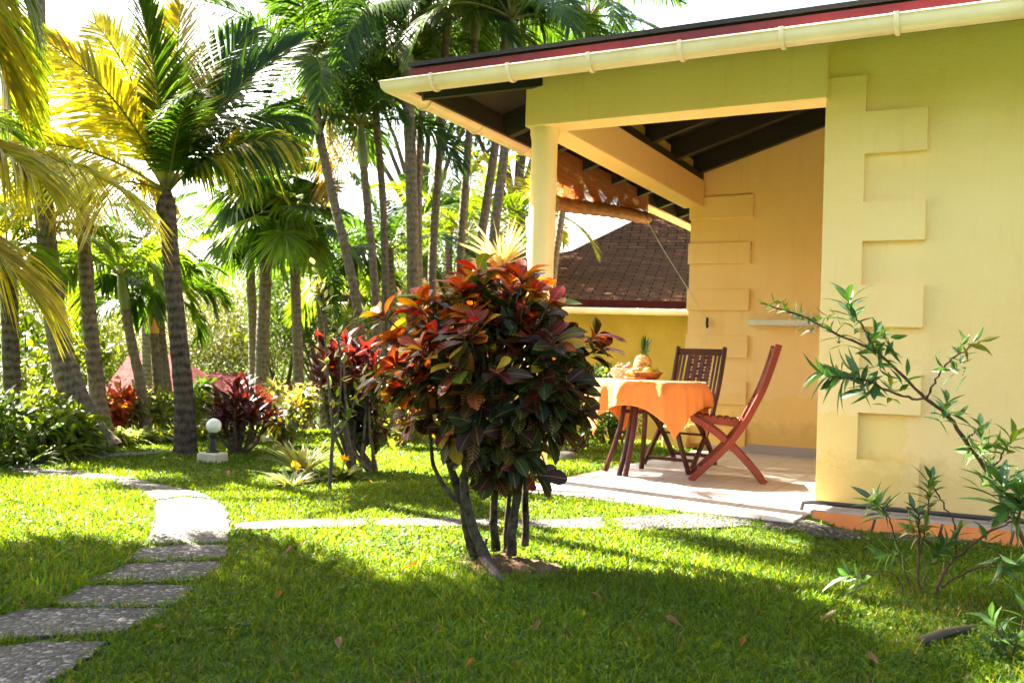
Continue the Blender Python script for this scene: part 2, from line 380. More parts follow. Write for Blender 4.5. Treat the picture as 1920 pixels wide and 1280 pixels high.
def bamboo_m():
    mt, n, b = nodes('split_bamboo'); v = ocoord(n)
    s = N_(n, 'ShaderNodeSeparateXYZ'); n.links.new(v, s.inputs[0])
    sl = math_(n, 'SINE', math_(n, 'MULTIPLY', s.outputs[2], 520)); col = ramp(n, noise(n, scalev(n, v, (4, .4, 60)), 3, 4), [(.3, (.24, .075, .018)), (.7, (.55, .20, .05))])
    n.links.new(col, b.inputs['Base Color']); b.inputs['Roughness'].default_value = .6
    bump(n, b, sl, .5, .004)
    hole = math_(n, 'GREATER_THAN', math_(n, 'ADD', math_(n, 'MULTIPLY', sl, .22), noise(n, scalev(n, v, (1, .9, 1.6)), 5, 5, .65)), .70)
    tr = N_(n, 'ShaderNodeBsdfTransparent'); tl = N_(n, 'ShaderNodeBsdfTranslucent'); n.links.new(col, tl.inputs[0])
    m1 = N_(n, 'ShaderNodeMixShader'); m1.inputs[0].default_value = .35; n.links.new(b.outputs[0], m1.inputs[1]); n.links.new(tl.outputs[0], m1.inputs[2])
    m2 = N_(n, 'ShaderNodeMixShader'); n.links.new(hole, m2.inputs[0]); n.links.new(m1.outputs[0], m2.inputs[1]); n.links.new(tr.outputs[0], m2.inputs[2])
    n.links.new(m2.outputs[0], n.nodes['Material Output'].inputs[0]); return mt
M['bamboo'] = bamboo_m()
M['bamboo_roll'] = plain('rolled_bamboo', (.42, .17, .055), .6, .4, 5, .5, 30, .3, c2=(.15, .05, .018), stretch=(14, .5, 14))
def cloth_m():
    mt, n, b = nodes('orange_cotton'); v = ocoord(n)
    c = ramp(n, noise(n, v, 90, 3), [(.3, (.78, .26, .045)), (.7, (.85, .32, .065))])
    n.links.new(c, b.inputs['Base Color']); b.inputs['Roughness'].default_value = .85; b.inputs['Sheen Weight'].default_value = .3
    t = N_(n, 'ShaderNodeBsdfTranslucent'); n.links.new(c, t.inputs[0])
    mx = N_(n, 'ShaderNodeMixShader'); mx.inputs[0].default_value = .38; n.links.new(b.outputs[0], mx.inputs[1]); n.links.new(t.outputs[0], mx.inputs[2])
    n.links.new(mx.outputs[0], n.nodes['Material Output'].inputs[0]); bump(n, b, noise(n, v, 220, 2), .2, .002); return mt
M['cloth'] = cloth_m()
def glass_m(name, c, rough=.05):
    mt, n, b = nodes(name); b.inputs['Base Color'].default_value = (*c, 1); b.inputs['Transmission Weight'].default_value = .9; b.inputs['Roughness'].default_value = rough; b.inputs['IOR'].default_value = 1.3; return mt
M['glass'] = glass_m('clear_glass', (.95, .97, .97))
M['globe'] = plain('opal_globe', (.78, .76, .70), .22, .06, 4, 0, spec=.5)
def ground_m():
    mt, n, b = nodes('lawn_ground'); v = ocoord(n)
    c = ramp(n, noise(n, v, 3.5, 6, .6), [(.3, (.045, .085, .012)), (.6, (.075, .13, .018)), (.8, (.11, .12, .035))])
    c = mixc(n, ramp(n, noise(n, v, 40, 4), [(.45, (0, 0, 0)), (.8, (.6, .6, .6))]), c, (.05, .045, .02))
    n.links.new(c, b.inputs['Base Color']); b.inputs['Roughness'].default_value = .95; b.inputs['Specular IOR Level'].default_value = .1
    bump(n, b, noise(n, v, 60, 5), .6, .02); return mt
M['ground'] = ground_m()
#@@SETTING
# ------------------------------------------------------------------ ground, paths
fs = np.concatenate([np.linspace(-12, 0, 13)[:-1], np.linspace(0, 16, 161)[:-1], np.linspace(16, 60, 45)[:-1], np.geomspace(60, 900, 14)])
ls = np.concatenate([-np.geomspace(700, 22, 12)[:-1], np.concatenate([np.linspace(-22, -6, 41)[:-1], np.linspace(-6, 6, 101)[:-1], np.linspace(6, 22, 41)]), np.geomspace(22, 700, 12)[1:]])
G = np.array([[fl(f, l) for l in ls] for f in fs]); G[:, :, 2] = gz(G[:, :, 0], G[:, :, 1])
nf, nl = len(fs), len(ls)
gf = np.array([(i*nl+j, i*nl+j+1, (i+1)*nl+j+1, (i+1)*nl+j) for i in range(nf-1) for j in range(nl-1)])
tag(MB().add(G.reshape(-1, 3), gf).build('ground', M['ground']), kind='structure')

slabs = [
    [(-60, 1222), (60, 1207), (194, 1207), (150, 1240), (75, 1290), (-60, 1330)],
    [(-40, 1166), (50, 1142), (180, 1139), (298, 1143), (262, 1165), (225, 1184), (100, 1191), (-40, 1199)],
    [(151, 1099), (260, 1096), (359, 1098), (330, 1126), (312, 1134), (200, 1136), (98, 1131)],
    [(234, 1058), (330, 1053), (411, 1055), (385, 1076), (356, 1088), (260, 1090), (172, 1088)],
    [(266, 1028), (350, 1023), (421, 1025), (418, 1040), (410, 1047), (320, 1050), (237, 1051)],
    [(290, 940), (345, 931), (405, 937), (424, 955), (431, 985), (428, 1017), (350, 1021), (272, 1019), (284, 985), (292, 965)],
    [(205, 899), (255, 898), (315, 909), (372, 921), (402, 935), (345, 929), (288, 938), (268, 921)],
    [(40, 884), (130, 886), (250, 896), (200, 897), (258, 912), (150, 899), (60, 893), (18, 889)]]
slab_polys = [np.array([at_z(x, y, 0)[:2] for x, y in s]) for s in slabs]
for k_ in range(5): c_ = slab_polys[k_].mean(0); slab_polys[k_] = c_+(slab_polys[k_]-c_)*np.array([1.07, 1.07])+np.array([.0, .012])
slab_polys[7] = np.array([at_z(x, y, 0)[:2] for x, y in [(14, 884), (50, 880), (120, 884), (190, 890), (255, 897), (208, 899), (150, 898), (60, 894)]])
# far arm of the path, curving back behind the coconut palm
slab_polys.append(np.array([at_z(x, y, 0)[:2] for x, y in [(10, 882), (40, 869), (90, 861), (160, 855), (240, 850), (330, 844), (335, 848), (250, 857), (170, 864), (110, 871), (70, 878), (50, 880)]]))
cross = [[(436, 984), (545, 978), (688, 977), (694, 991), (560, 994), (440, 995)], [(696, 978), (860, 977), (940, 979), (944, 991), (840, 992), (702, 991)], [(950, 979), (1130, 979), (1145, 994), (1000, 993), (955, 991)],
         [(1150, 980), (1310, 979), (1400, 986), (1416, 999), (1290, 998), (1165, 995)], [(1424, 987), (1490, 990), (1600, 996), (1640, 1012), (1540, 1010), (1436, 1002)],
         [(1650, 997), (1790, 1001), (1930, 1006), (1950, 1024), (1800, 1020), (1665, 1014)]]
cross_polys = [np.array([at_z(x, y, 0)[:2] for x, y in s]) for s in cross]
for k_ in range(0): c_ = cross_polys[k_].mean(0); cross_polys[k_] = c_+(cross_polys[k_]-c_)*.93
def refine(p, n=6, amp=.012):
    out = []
    for i in range(len(p)):
        a, b = p[i], p[(i+1) % len(p)]
        for k in range(n): out.append(a+(b-a)*k/n+rng.normal(0, amp, 2)*(k > 0)*.6)
    return np.array(out)
for grp, nm in ((slab_polys, 'path'), (cross_polys, 'path')):
    for p in grp:
        q = refine(p); z = gz(q[:, 0], q[:, 1]); c = q.mean(0)
        mb = MB(); n = len(q)
        zc = float(gz(c[0], c[1]))
        zz = z; V = [(x, y, zq-.06) for (x, y), zq in zip(q, zz)]+[(x, y, zq+.004) for (x, y), zq in zip(q, zz)]+[tuple(c+(a-c)*.985)+(zq+.010,) for a, zq in zip(q, zz)]+[(c[0], c[1], zc+.014)]
        f = [(i, (i+1) % n, n+(i+1) % n, n+i) for i in range(n)]+[(n+i, n+(i+1) % n, 2*n+(i+1) % n, 2*n+i) for i in range(n)]+[(2*n+i, 2*n+(i+1) % n, 3*n) for i in range(n)]
        mb.add(V, f); tag(mb.build(nm, M['pebble'], smooth=False), kind='structure')
def in_poly(P, poly):
    x, y = P[:, 0], P[:, 1]; ins = np.zeros(len(P), bool); n = len(poly); j = n-1
    for i in range(n):
        xi, yi = poly[i]; xj, yj = poly[j]
        ins ^= ((yi > y) != (yj > y)) & (x < (xj-xi)*(y-yi)/(yj-yi+1e-12)+xi); j = i
    return ins
MOUND = at_z(935, 1058, 0)
# grass blades
PX0, PX1 = -2.95, -1.10   # terrace
def blades(n, f0, f1, L, Wd):
    f = np.sqrt(rng.uniform(f0**2, f1**2, n)); l = rng.uniform(-.88, .95, n)*f + rng.normal(0, .3, n)
    P = F0*f[:, None]+R0*l[:, None]
    keep = np.ones(n, bool)
    for p in slab_polys: c = p.mean(0); keep &= ~in_poly(P, c+(p-c)*.975)
    over = rng.random(n) < .22
    for p in cross_polys: c = p.mean(0); keep &= ~in_poly(P, c+(p-c)*.93) | over*(np.sin(P[:, 0]*9+3*np.sin(P[:, 1]*6)) > .2)
    keep &= ~((P[:, 0] > PX0-.0) & (P[:, 1] > 5.50) & (P[:, 0] < -1.0)); keep &= ~((P[:, 0] > -1.1) & (P[:, 1] > 5.76))
    dm = np.hypot((P[:, 0]-MOUND[0]-.06)/.27, (P[:, 1]-MOUND[1]+.02)/.21); keep &= (dm > 1) | (rng.random(n) < .45*dm**2)
    P = P[keep]; f = f[keep]; N = len(P)
    P[:, 2] = gz(P[:, 0], P[:, 1])-.004
    d = np.stack([rng.normal(0, .5, N), rng.normal(0, .5, N), rng.uniform(.45, 1.3, N)], 1)
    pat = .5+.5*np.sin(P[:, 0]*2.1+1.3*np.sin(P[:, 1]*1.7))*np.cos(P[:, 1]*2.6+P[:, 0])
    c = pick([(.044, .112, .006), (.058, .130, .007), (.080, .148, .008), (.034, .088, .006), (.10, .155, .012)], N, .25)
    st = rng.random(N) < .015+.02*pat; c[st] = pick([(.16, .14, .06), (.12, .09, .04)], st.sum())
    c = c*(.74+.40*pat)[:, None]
    ln = L*rng.uniform(.5, 1.25, N)*(.75+.5*pat)
    return P, d, ln, Wd*rng.uniform(.7, 1.3, N), c
mb = MB()
for a in ((170000, 1.6, 4.2, .066, .0048), (165000, 4.2, 6.6, .058, .0065), (140000, 6.6, 10.5, .055, .010), (75000, 10.5, 15, .07, .018)):
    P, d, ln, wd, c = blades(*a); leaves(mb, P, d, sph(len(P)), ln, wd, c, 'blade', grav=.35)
for k in range(70):
    f_ = random.uniform(2.3, 7.5); q = fl(f_, random.uniform(-.6, .6)*f_)[:2] if k > 24 else (MOUND[:2]+np.array([random.uniform(-.75, .45), random.uniform(-.5, .5)]) if k > 8 else at_z(random.uniform(1560, 1900), random.uniform(1090, 1260), 0)[:2])
    if any(in_poly(q[None], p)[0] for p in slab_polys+cross_polys) or (q[1] > 5.4 and q[0] > -3.05): continue
    N = random.randint(40, 130); P = np.zeros((N, 3)); P[:, :2] = q+rng.normal(0, .055+.05*random.random(), (N, 2)); P[:, 2] = gz(P[:, 0], P[:, 1])+rng.uniform(.012, .05, N)
    leaves(mb, P, sph(N)*np.array([1, 1, .35])+np.array([0, 0, .15]), sph(N)*.4+np.array([0, 0, 1]), rng.uniform(.010, .022, N), rng.uniform(.010, .016, N), pick([(.05, .12, .012), (.035, .09, .012), (.08, .14, .02)], N), 'dia')
N = 900; P = np.array([at_z(x, y, 0) for x, y in zip(rng.normal(1760, 75, N), rng.normal(1165, 38, N))]); P[:, 2] += .006
leaves(mb, P, np.stack([rng.normal(0, 1, N), rng.normal(0, 1, N), rng.uniform(0, .5, N)], 1), (0, 0, 1), rng.uniform(.04, .13, N), .0035, pick([(.26, .19, .09), (.18, .12, .06), (.10, .065, .035)], N), 'blade', grav=.2)
tag(mb.build('lawn_grass', M['grassm'], smooth=False), 'short bright green lawn grass', 'grass', kind='stuff')

# ------------------------------------------------------------------ bungalow (the yellow house with the terrace)
TZ = .06
house = thing('bungalow', 'yellow stucco bungalow with quoined corners, cream gutter and open tiled terrace', 'house', (-1.1, 6.2, 0))
HO = base(house)
def hb(mb, name, mat, smooth=False, par=None): return mb.build(name, mat, par or house, HO if par is None else None, smooth)
# front wall with quoins
WX0 = -1.10; WY = 6.2
mb = MB(); mb.box(((WX0+6)/2, WY+.1, (.085+3.06)/2), (6-WX0, .2, 3.06-.085))
hb(mb, 'front_wall', M['wall'])
zs = [at_Y(1560, y, WY)[2] for y in (150, 218, 295, 383, 455, 535, 612, 694, 770, 856, 940)]
q = MB(); xw = at_Y(1622, 320, WY)[0]; xl = at_Y(1738, 330, WY)[0]
zs[10] = .09
for k in range(10):
    a, b = zs[k], zs[k+1]; x1 = xl if k % 2 else xw
    q.box(((WX0-.014+x1)/2, WY-.018, (a+b)/2), (x1-WX0+.014, .042, a-b))
hb(q, 'quoin', M['wall'])
mb = MB(); mb.box((WX0+.1, (WY+.2+9.8)/2, 1.6), (.2, 9.8-WY-.2, 3.0)); hb(mb, 'side_wall', M['wall'])
# back wall of the terrace: top follows the roof slope
SL = .315; EX, EY, EZ = -3.74, 5.47, 2.875   # eave lines (outer fascia face) and underside height there
def und(x, y): return EZ + SL*min(x-EX, y-EY)
BX0 = -3.12
mb = MB(); n0 = [(BX0, 9.8), (WX0, 9.8), (WX0, 10.0), (BX0, 10.0)]
mb.prism(n0, -.2, [und(BX0, 9.8)-.02, und(WX0, 9.8)-.02, und(WX0, 9.8)-.02, und(BX0, 9.8)-.02]); mb.box((BX0+.1, 12, 1.3), (.2, 4.0, 3.0)); hb(mb, 'back_wall', M['wall'])
q = MB()
for (y0, y1, x1) in ((370, 412, 1413), (456, 496, 1408), (542, 582, 1405), (627, 669, 1402), (712, 755, 1400), (795, 832, 1398)):
    a = at_Y(1308, y0, 9.8); b = at_Y(x1, y1, 9.8); c = at_Y(1308, y1, 9.8)
    q.box(((BX0-.012+b[0])/2, 9.788, (a[2]+c[2])/2), (b[0]-BX0+.012, .03, a[2]-c[2]), bev=.005)
hb(q, 'quoin', M['wall'])
mb = MB(); mb.box((BX0-.06, 9.76, .14), (.26, .24, .30), bev=.008); hb(mb, 'corner_plinth', M['column'])
a = at_Y(1411, 602, 9.8); b = at_Y(1540, 600, 9.8)
mb = MB(); mb.box(((a[0]-1.11)/2, 9.71, a[2]-.02), (-1.11-a[0], .18, .06), bev=.006); hb(mb, 'window_shelf', M['white'])
mb = MB(); mb.box(((BX0+.25-1.1)/2, 9.79, TZ+.045), (-1.1-BX0-.25, .02, .09)); hb(mb, 'skirting', M['skirt'])
# terrace slab, riser, pipe
mb = MB(); mb.box(((PX0+WX0)/2, (5.5+9.8)/2, TZ/2-.05), (WX0-PX0, 9.8-5.5, TZ+.1), bev=.008); hb(mb, 'terrace_floor', M['tile'])
mb = MB()
mb.box((2.46, 6.03, .02), (7.08, .36, .12)); hb(mb, 'plinth', M['mortar'])
mb = MB(); x = -1.08
while x < 5.9:
    wd = .335
    v = [(x, 5.80, -.01), (x+wd, 5.80, -.01), (x+wd+.02, 5.835, .078), (x+.02, 5.835, .078)]
    v += [(a, b+.02, c) for a, b, c in v]; mb.add(v, [(0, 1, 2, 3), (7, 6, 5, 4), (0, 4, 5, 1), (1, 5, 6, 2), (2, 6, 7, 3), (3, 7, 4, 0)]); x += wd+.014
hb(mb, 'riser_tile', M['terracotta'])
mb = MB(); mb.tube([(-1.16, 5.98, .06), (-1.15, 5.98, .105), (-1.1, 5.99, .112), (0, 6.02, .112), (2, 6.06, .112), (5.5, 6.1, .112)], .014, 8); hb(mb, 'water_pipe', M['pipe'], True)
# column, beams
CX, CY = -3.09, 6.21
mb = MB(); mb.lathe([(.106, 0), (.102, .02), (.096, .05), (.095, 2.50), (.099, 2.52), (.107, 2.545), (.107, 2.59)], 32, (CX, CY, 0)); hb(mb, 'column', M['column'], True)
mb = MB(); mb.box(((-3.2-1.101)/2, 6.21, 2.80), (3.2-1.101, .22, .42), bev=.006); hb(mb, 'front_beam', M['wall'])
mb = MB(); mb.box((-3.09, (6.322+9.798)/2, 2.73), (.22, 9.798-6.322, .28), bev=.006); hb(mb, 'side_beam', M['wall'])
# roof: timber, deck, fascia, shingles
RZ = R(math.degrees(math.atan(SL)))
RX1 = 7.0; RYB = 15.4; RIDY = (EY+RYB)/2; RIDX = EX+(RIDY-EY); ZR = EZ+SL*(RIDY-EY)
def roofsurf(dz, grow, mat, name, th):
    mb = MB(); a = [(EX-grow, EY-grow), (RX1, EY-grow), (RX1, RIDY), (RIDX, RIDY), (EX-grow, RYB+grow), (RX1, RYB+grow)]
    za = EZ+dz-SL*grow; zr = ZR+dz; zz = [za, za, zr, zr, za, za]
    V = [(p[0], p[1], z) for p, z in zip(a, zz)]; V += [(p[0], p[1], z-th) for p, z in zip(a, zz)]
    fc = [(0, 1, 2, 3), (4, 0, 3), (5, 4, 3, 2)]; f = fc+[tuple(i+6 for i in q)[::-1] for q in fc]+[(0, 6, 7, 1), (4, 10, 6, 0), (5, 11, 10, 4), (1, 7, 11, 5)]
    luv = [(v[0], v[1]*1.05, 0) for v in V]; mb.add(V, f, luv=luv); return hb(mb, name, mat)
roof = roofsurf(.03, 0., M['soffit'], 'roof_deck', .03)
roofsurf(.062, .035, M['shingle_dark'], 'roof_shingles', .028)
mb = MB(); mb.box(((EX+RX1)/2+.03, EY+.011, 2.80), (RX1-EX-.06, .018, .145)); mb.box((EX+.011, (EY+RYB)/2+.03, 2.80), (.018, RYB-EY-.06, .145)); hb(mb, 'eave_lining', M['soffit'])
mb = MB(); z0, z1 = 2.735, EZ+.008
mb.box(((EX+RX1)/2, EY-.0125, (z0+z1)/2), (RX1-EX+.05, .025, z1-z0)); mb.box((EX-.0125, (EY+RYB)/2+.002, (z0+z1)/2), (.025, RYB-EY, z1-z0)); hb(mb, 'fascia_board', M['fascia'])
for k in range(9):      # rafters on the left slope, rising to the right
    y = 6.75+k*.72
    x0 = EX+.03; x1 = min(WX0+2, EX+(y-EY)-.05)
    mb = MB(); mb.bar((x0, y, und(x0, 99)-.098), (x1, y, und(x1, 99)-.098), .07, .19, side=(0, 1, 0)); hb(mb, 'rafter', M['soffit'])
for k in range(14):     # rafters on the front slope
    x = -2.9+k*.72
    y0 = EY+.03; y1 = min(9.7, EY+(x-EX)-.05) if x < -1.2 else 6.19
    mb = MB(); mb.bar((x, y0, und(99, y0)-.053), (x, y1, und(99, y1)-.053), .07, .10, side=(1, 0, 0)); hb(mb, 'rafter', M['soffit'])
p0 = (EX+.03, EY+.03); p1 = (EX+4.2, EY+4.2)
mb = MB(); mb.bar((*p0, EZ-.10), (*p1, EZ+SL*4.2-.10), .06, .19, side=(1, -1, 0)); hb(mb, 'hip_rafter', M['soffit'])
mb = MB(); mb.box((-3.06, 8.05, 2.908), (.14, 3.46, .075)); hb(mb, 'wall_plate', M['soffit'])
mb = MB()
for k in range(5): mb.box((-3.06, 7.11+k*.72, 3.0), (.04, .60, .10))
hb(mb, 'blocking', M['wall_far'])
# gutters: half round profile swept along the front and the left eave
GR = .066
prof = [(-.002, .052), (-.010, .058), (-.016, .05)] + [(-GR-.008+GR*math.cos(a), .035-GR*.95*math.sin(a)) for a in np.linspace(0, math.pi, 11)] + [(-2*GR-.010, .045), (-2*GR-.018, .052), (-2*GR-.012, .060), (-2*GR-.002, .056)]
prof_in = [(a*.965-.0025, b+.004 if 0 < i < len(prof)-1 else b) for i, (a, b) in enumerate(prof)]
GZ = 2.72
mb = MB(); n = len(prof); V = []
for (px_, py_, dx, dy) in ((RX1, EY-.03, 0, 1), (EX-.03, EY-.03, 1, 1), (EX-.03, RYB, 1, 0)):
    for o, z in prof: V.append((px_+o*dx, py_+o*dy, GZ+z))
mb.add(V, [(i*n+j, i*n+j+1, (i+1)*n+j+1, (i+1)*n+j) for i in range(2) for j in range(n-1)])
gut = hb(mb, 'gutter', M['cream'], True)
def brk(pos, front):
    mb = MB(); pts = [(-2*GR-.012, .066)]+[(-GR-.008+(GR+.006)*math.cos(a), .034-(GR+.006)*.96*math.sin(a)) for a in np.linspace(math.pi, 0, 13)]+[(.0, .06)]
    P = [((pos, EY-.03+o, GZ+z) if front else (EX-.03+o, pos, GZ+z)) for o, z in pts]
    mb.tube(P, .0105, 8, side=(1, 0, 0) if front else (0, 1, 0), flat=(1.3, .5)); o = mb.build('gutter_bracket', M['cream'], gut, HO, True); return o
for px_ in (812, 955, 1105, 1275, 1465, 1680, 1925): brk(at_Y(px_, 100, EY-.15)[0], True)
for y in (5.75, 6.5, 7.3, 8.1, 8.9): brk(y, False)
# bamboo blind under the left eave: hanging screen and roll
bl = thing('bamboo_blind', 'rolled split bamboo blind hanging under the eave at the open terrace side', 'blind', (-3.66, 8.2, 2.62))
mb = MB(); ys = np.linspace(7.55, 9.95, 30); zr_ = lambda y: 2.34+(y-7.9)*.095; V = [(-3.66, y, z if z else zr_(y)+.03) for z in (0, 2.80) for y in ys]; n = len(ys)
V += [(-3.655, y, z if z else zr_(y)+.03) for z in (0, 2.80) for y in ys]
mb.add(V, [(i, i+1, n+i+1, n+i) for i in range(n-1)]+[(2*n+i, 3*n+i, 3*n+i+1, 2*n+i+1) for i in range(n-1)]); mb.build('screen', M['bamboo'], bl, base(bl))
mb = MB(); mb.tube([(-3.66+.004*math.sin(y*5), y, zr_(y)+.006*math.sin(y*3)) for y in np.linspace(7.55, 9.93, 40)], [.065+.006*math.sin(i*1.7) for i in range(40)], 18); mb.build('roll', M['bamboo_roll'], bl, base(bl))
a = at_X(1206, 402, -3.60); b = at_Y(1305, 566, 9.76); b2 = at_Y(1326, 605, 9.76); b3 = at_Y(1318, 645, 9.75)
mb = MB(); mb.tube([a, (a*.6+b*.4)-np.array([0, 0, .02]), b, b2], .0035, 6); mb.tube([b2, (b2+b3)/2+np.array([.01, -.01, 0]), b3], .003, 6); mb.build('cord', M['white'], bl, base(bl))
mb = MB(); mb.bar(b2+np.array([0, .008, .05]), b2+np.array([0, .008, -.05]), .018, .014); mb.tube([b2+np.array([0, -.01, .055]), b2+np.array([0, -.03, 0]), b2+np.array([0, -.01, -.055])], .008, 8)
tag(mb.build('rope_cleat', M['metal']), 'small dark rope cleat screwed to the terrace back wall', 'cleat')

# ------------------------------------------------------------------ neighbouring bungalow behind the terrace
c0 = at_d(1305, 571, 17.0); c1 = at_d(620, 556, 18.6)
dx = unit((c0-c1)[None])[0]; dx[2] = 0; dx = unit(dx[None])[0]; dy = np.array([-dx[1], dx[0], 0])
if dy.dot(F0) < 0: dy = -dy
ez = 2.08; A0 = np.array([c1[0], c1[1], 0])
nb = thing('neighbour_bungalow', 'yellow bungalow with brown shingle hip roof standing beyond the terrace', 'house', (*A0[:2], -1))
def nbp(a, b, z): return A0+dx*a+dy*b+np.array([0, 0, z])
LEN, DEP = 15., 13.
mb = MB(); 
def slope(p, uvs, quad): mb.add([nbp(*q) for q in p], [quad], luv=[(*u, 0) for u in uvs])
k1, s1, k2, s2 = 4.0, .35, 6.25, .70
z1_ = ez+k1*s1; z2_ = z1_+(k2-k1)*s2
for (i0, za, i1, zb) in ((0, ez, k1, z1_), (k1, z1_, k2, z2_)):
    h0 = math.hypot(i0, za); h1 = h0+math.hypot(i1-i0, zb-za)
    slope([(i0, i0, za), (LEN-i0, i0, za), (LEN-i1, i1, zb), (i1, i1, zb)], [(i0, h0), (LEN-i0, h0), (LEN-i1, h1), (i1, h1)], (0, 1, 2, 3))
    slope([(i0, DEP-i0, za), (i0, i0, za), (i1, i1, zb), (i1, DEP-i1, zb)], [(i0, h0), (DEP-i0, h0), (DEP-i1, h1), (i1, h1)], (0, 1, 2, 3))
    slope([(LEN-i0, DEP-i0, za), (i0, DEP-i0, za), (i1, DEP-i1, zb), (LEN-i1, DEP-i1, zb)], [(i0, h0), (LEN-i0, h0), (LEN-i1, h1), (i1, h1)], (0, 1, 2, 3))
    slope([(LEN-i0, i0, za), (LEN-i0, DEP-i0, za), (LEN-i1, DEP-i1, zb), (LEN-i1, i1, zb)], [(i0, h0), (DEP-i0, h0), (DEP-i1, h1), (i1, h1)], (0, 1, 2, 3))
slope([(k2, k2, z2_), (LEN-k2, k2, z2_), (LEN-k2, DEP-k2, z2_), (k2, DEP-k2, z2_)], [(0, 0)]*4, (0, 1, 2, 3))
slope([(0, 0, ez-.02), (0, DEP, ez-.02), (LEN, DEP, ez-.02), (LEN, 0, ez-.02)], [(0, 0)]*4, (0, 1, 2, 3))
mb.build('roof', M['shingle'], nb, base(nb), False)
def rbox(mb, a0, a1, b0, b1, z0, z1): mb.prism([nbp(a0, b0, 0)[:2], nbp(a1, b0, 0)[:2], nbp(a1, b1, 0)[:2], nbp(a0, b1, 0)[:2]], z0, z1)
mb = MB(); rbox(mb, 0, LEN, -.03, 0, ez-.16, ez+.02); rbox(mb, -.03, 0, 0, DEP, ez-.16, ez+.02); mb.build('fascia_board', M['maroon_dark'], nb, base(nb), False)
mb = MB(); mb.tube([nbp(-.05, -.09, ez-.19), nbp(LEN, -.09, ez-.19)], .062, 12); mb.tube([nbp(-.09, -.05, ez-.19), nbp(-.09, DEP, ez-.19)], .062, 12); mb.build('gutter', M['cream'], nb, base(nb))
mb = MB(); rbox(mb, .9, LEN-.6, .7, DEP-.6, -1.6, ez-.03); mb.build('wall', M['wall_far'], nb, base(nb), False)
#@@FURNITURE
# ------------------------------------------------------------------ terrace furniture
def rail(mb, pts, w, th, y, n=10):      # flat curved rail in the x-z plane, w deep in profile, th wide across
    P = np.array([(x, y, z) for x, z in pts]); t = np.linspace(0, len(P)-1, n); i = np.minimum(t.astype(int), len(P)-2)
    def cr(k):
        k = np.clip(k, 0, len(P)-1); return P[k]
    u = (t-i)[:, None]; a, b, c, d = cr(i-1), cr(i), cr(i+1), cr(i+2)
    Q = .5*((2*b)+(-a+c)*u+(2*a-5*b+4*c-d)*u**2+(-a+3*b-3*c+d)*u**3)
    T = unit(np.gradient(Q, axis=0)); Nn = np.stack([-T[:, 2], 0*T[:, 0], T[:, 0]], 1); V = []; bv = min(w, th)*.18
    ring = [(-w/2+bv, -th/2), (w/2-bv, -th/2), (w/2, -th/2+bv), (w/2, th/2-bv), (w/2-bv, th/2), (-w/2+bv, th/2), (-w/2, th/2-bv), (-w/2, -th/2+bv)]
    for k in range(n):
        for r, s in ring: V.append(Q[k]+Nn[k]*r+np.array([0, s, 0]))
    m_ = 8
    mb.add(V, [(k*m_+j, k*m_+(j+1) % m_, (k+1)*m_+(j+1) % m_, (k+1)*m_+j) for k in range(n-1) for j in range(m_)]+[tuple(range(m_))[::-1], tuple((n-1)*m_+j for j in range(m_))])
P1 = [(-.335, 1.03), (-.30, .90), (-.237, .71), (-.156, .535), (-.09, .41), (0, .285), (.10, .175), (.275, .0)]
P2 = [(.275, .465), (.13, .385), (-.02, .265), (-.16, .125), (-.265, .0)]
def p1x(z): return float(np.interp(z, [q[1] for q in P1[::-1]], [q[0] for q in P1[::-1]]))
def chair(label, loc, rz, mat):
    c = thing('folding_chair', label, 'chair', loc, rz, 'hardwood folding chairs on the terrace')
    for s in (-1, 1):
        mb = MB(); rail(mb, P1, .048, .026, s*.225, 18); mb.build('back_leg', mat, c, smooth=False)
        mb = MB(); rail(mb, P2, .05, .026, s*.195, 14); mb.build('front_leg', mat, c, smooth=False)
        mb = MB(); mb.bar((.285, s*.165, .462), (-.115, s*.165, .425), .024, .045); mb.build('seat_rail', mat, c, smooth=False)
    mb = MB()
    for k in range(8):
        x = .275-k*.052; z = .488-(.275-x)*.0925
        for j in range(-2, 3): mb.box((x, j*.076, z+(.004 if (j+k) % 2 else 0)), (.042, .072, .016), bev=.004)
    for s in (-.12, 0, .12): mb.bar((.285, s, .474), (-.115, s, .436), .03, .012)
    mb.build('seat', mat, c, smooth=False)
    mb = MB(); zt, zb = .985, .60
    for z, h in ((zt, .06), (zb, .045)): mb.box((p1x(z), 0, z), (.024, .43, h), bev=.006, rot=None)
    def vs(y, w): mb.bar((p1x(zb)-.002, y, zb), (p1x(zt)-.002, y, zt), w, .014, side=(0, 1, 0))
    for y in (-.185, -.150, .150, .185): vs(y, .018)
    for y in (-.095, -.032, .032, .095): vs(y, .040)
    nz = 10
    for k in range(nz):
        z = zb+.04+(zt-zb-.09)*k/(nz-1)
        for j, y in enumerate((-.0635, 0, .0635)):
            if (k+j) % 2 == 0: continue
            mb.box((p1x(z)+.006, y, z), (.014, .05, .030), bev=.003)
        mb.box((p1x(z)-.010, 0, z), (.010, .235, .012))
    mb.build('backrest', mat, c, smooth=False)
    for bc, bd in (((.215, 0, .06), (.022, .42, .03)), ((-.205, 0, .075), (.022, .38, .03)), ((0.0, 0, .27), (.02, .43, .02))):
        mb = MB(); mb.box(bc, bd, bev=.004); mb.build('stretcher', mat, c, smooth=False)
    return c
chair('reddish wooden folding chair seen side on, right of the orange table', (-1.965, 7.265, TZ), R(197), M['wood'])
chair('dark brown wooden folding chair with woven back, behind the orange table', (-2.59, 8.08, TZ), R(-98), M['wood_dark'])
TC = np.array([-2.585, 7.20, TZ]); TR = .43; TH = .725
tb = thing('round_table', 'round wooden folding table under the orange cloth', 'table', TC)
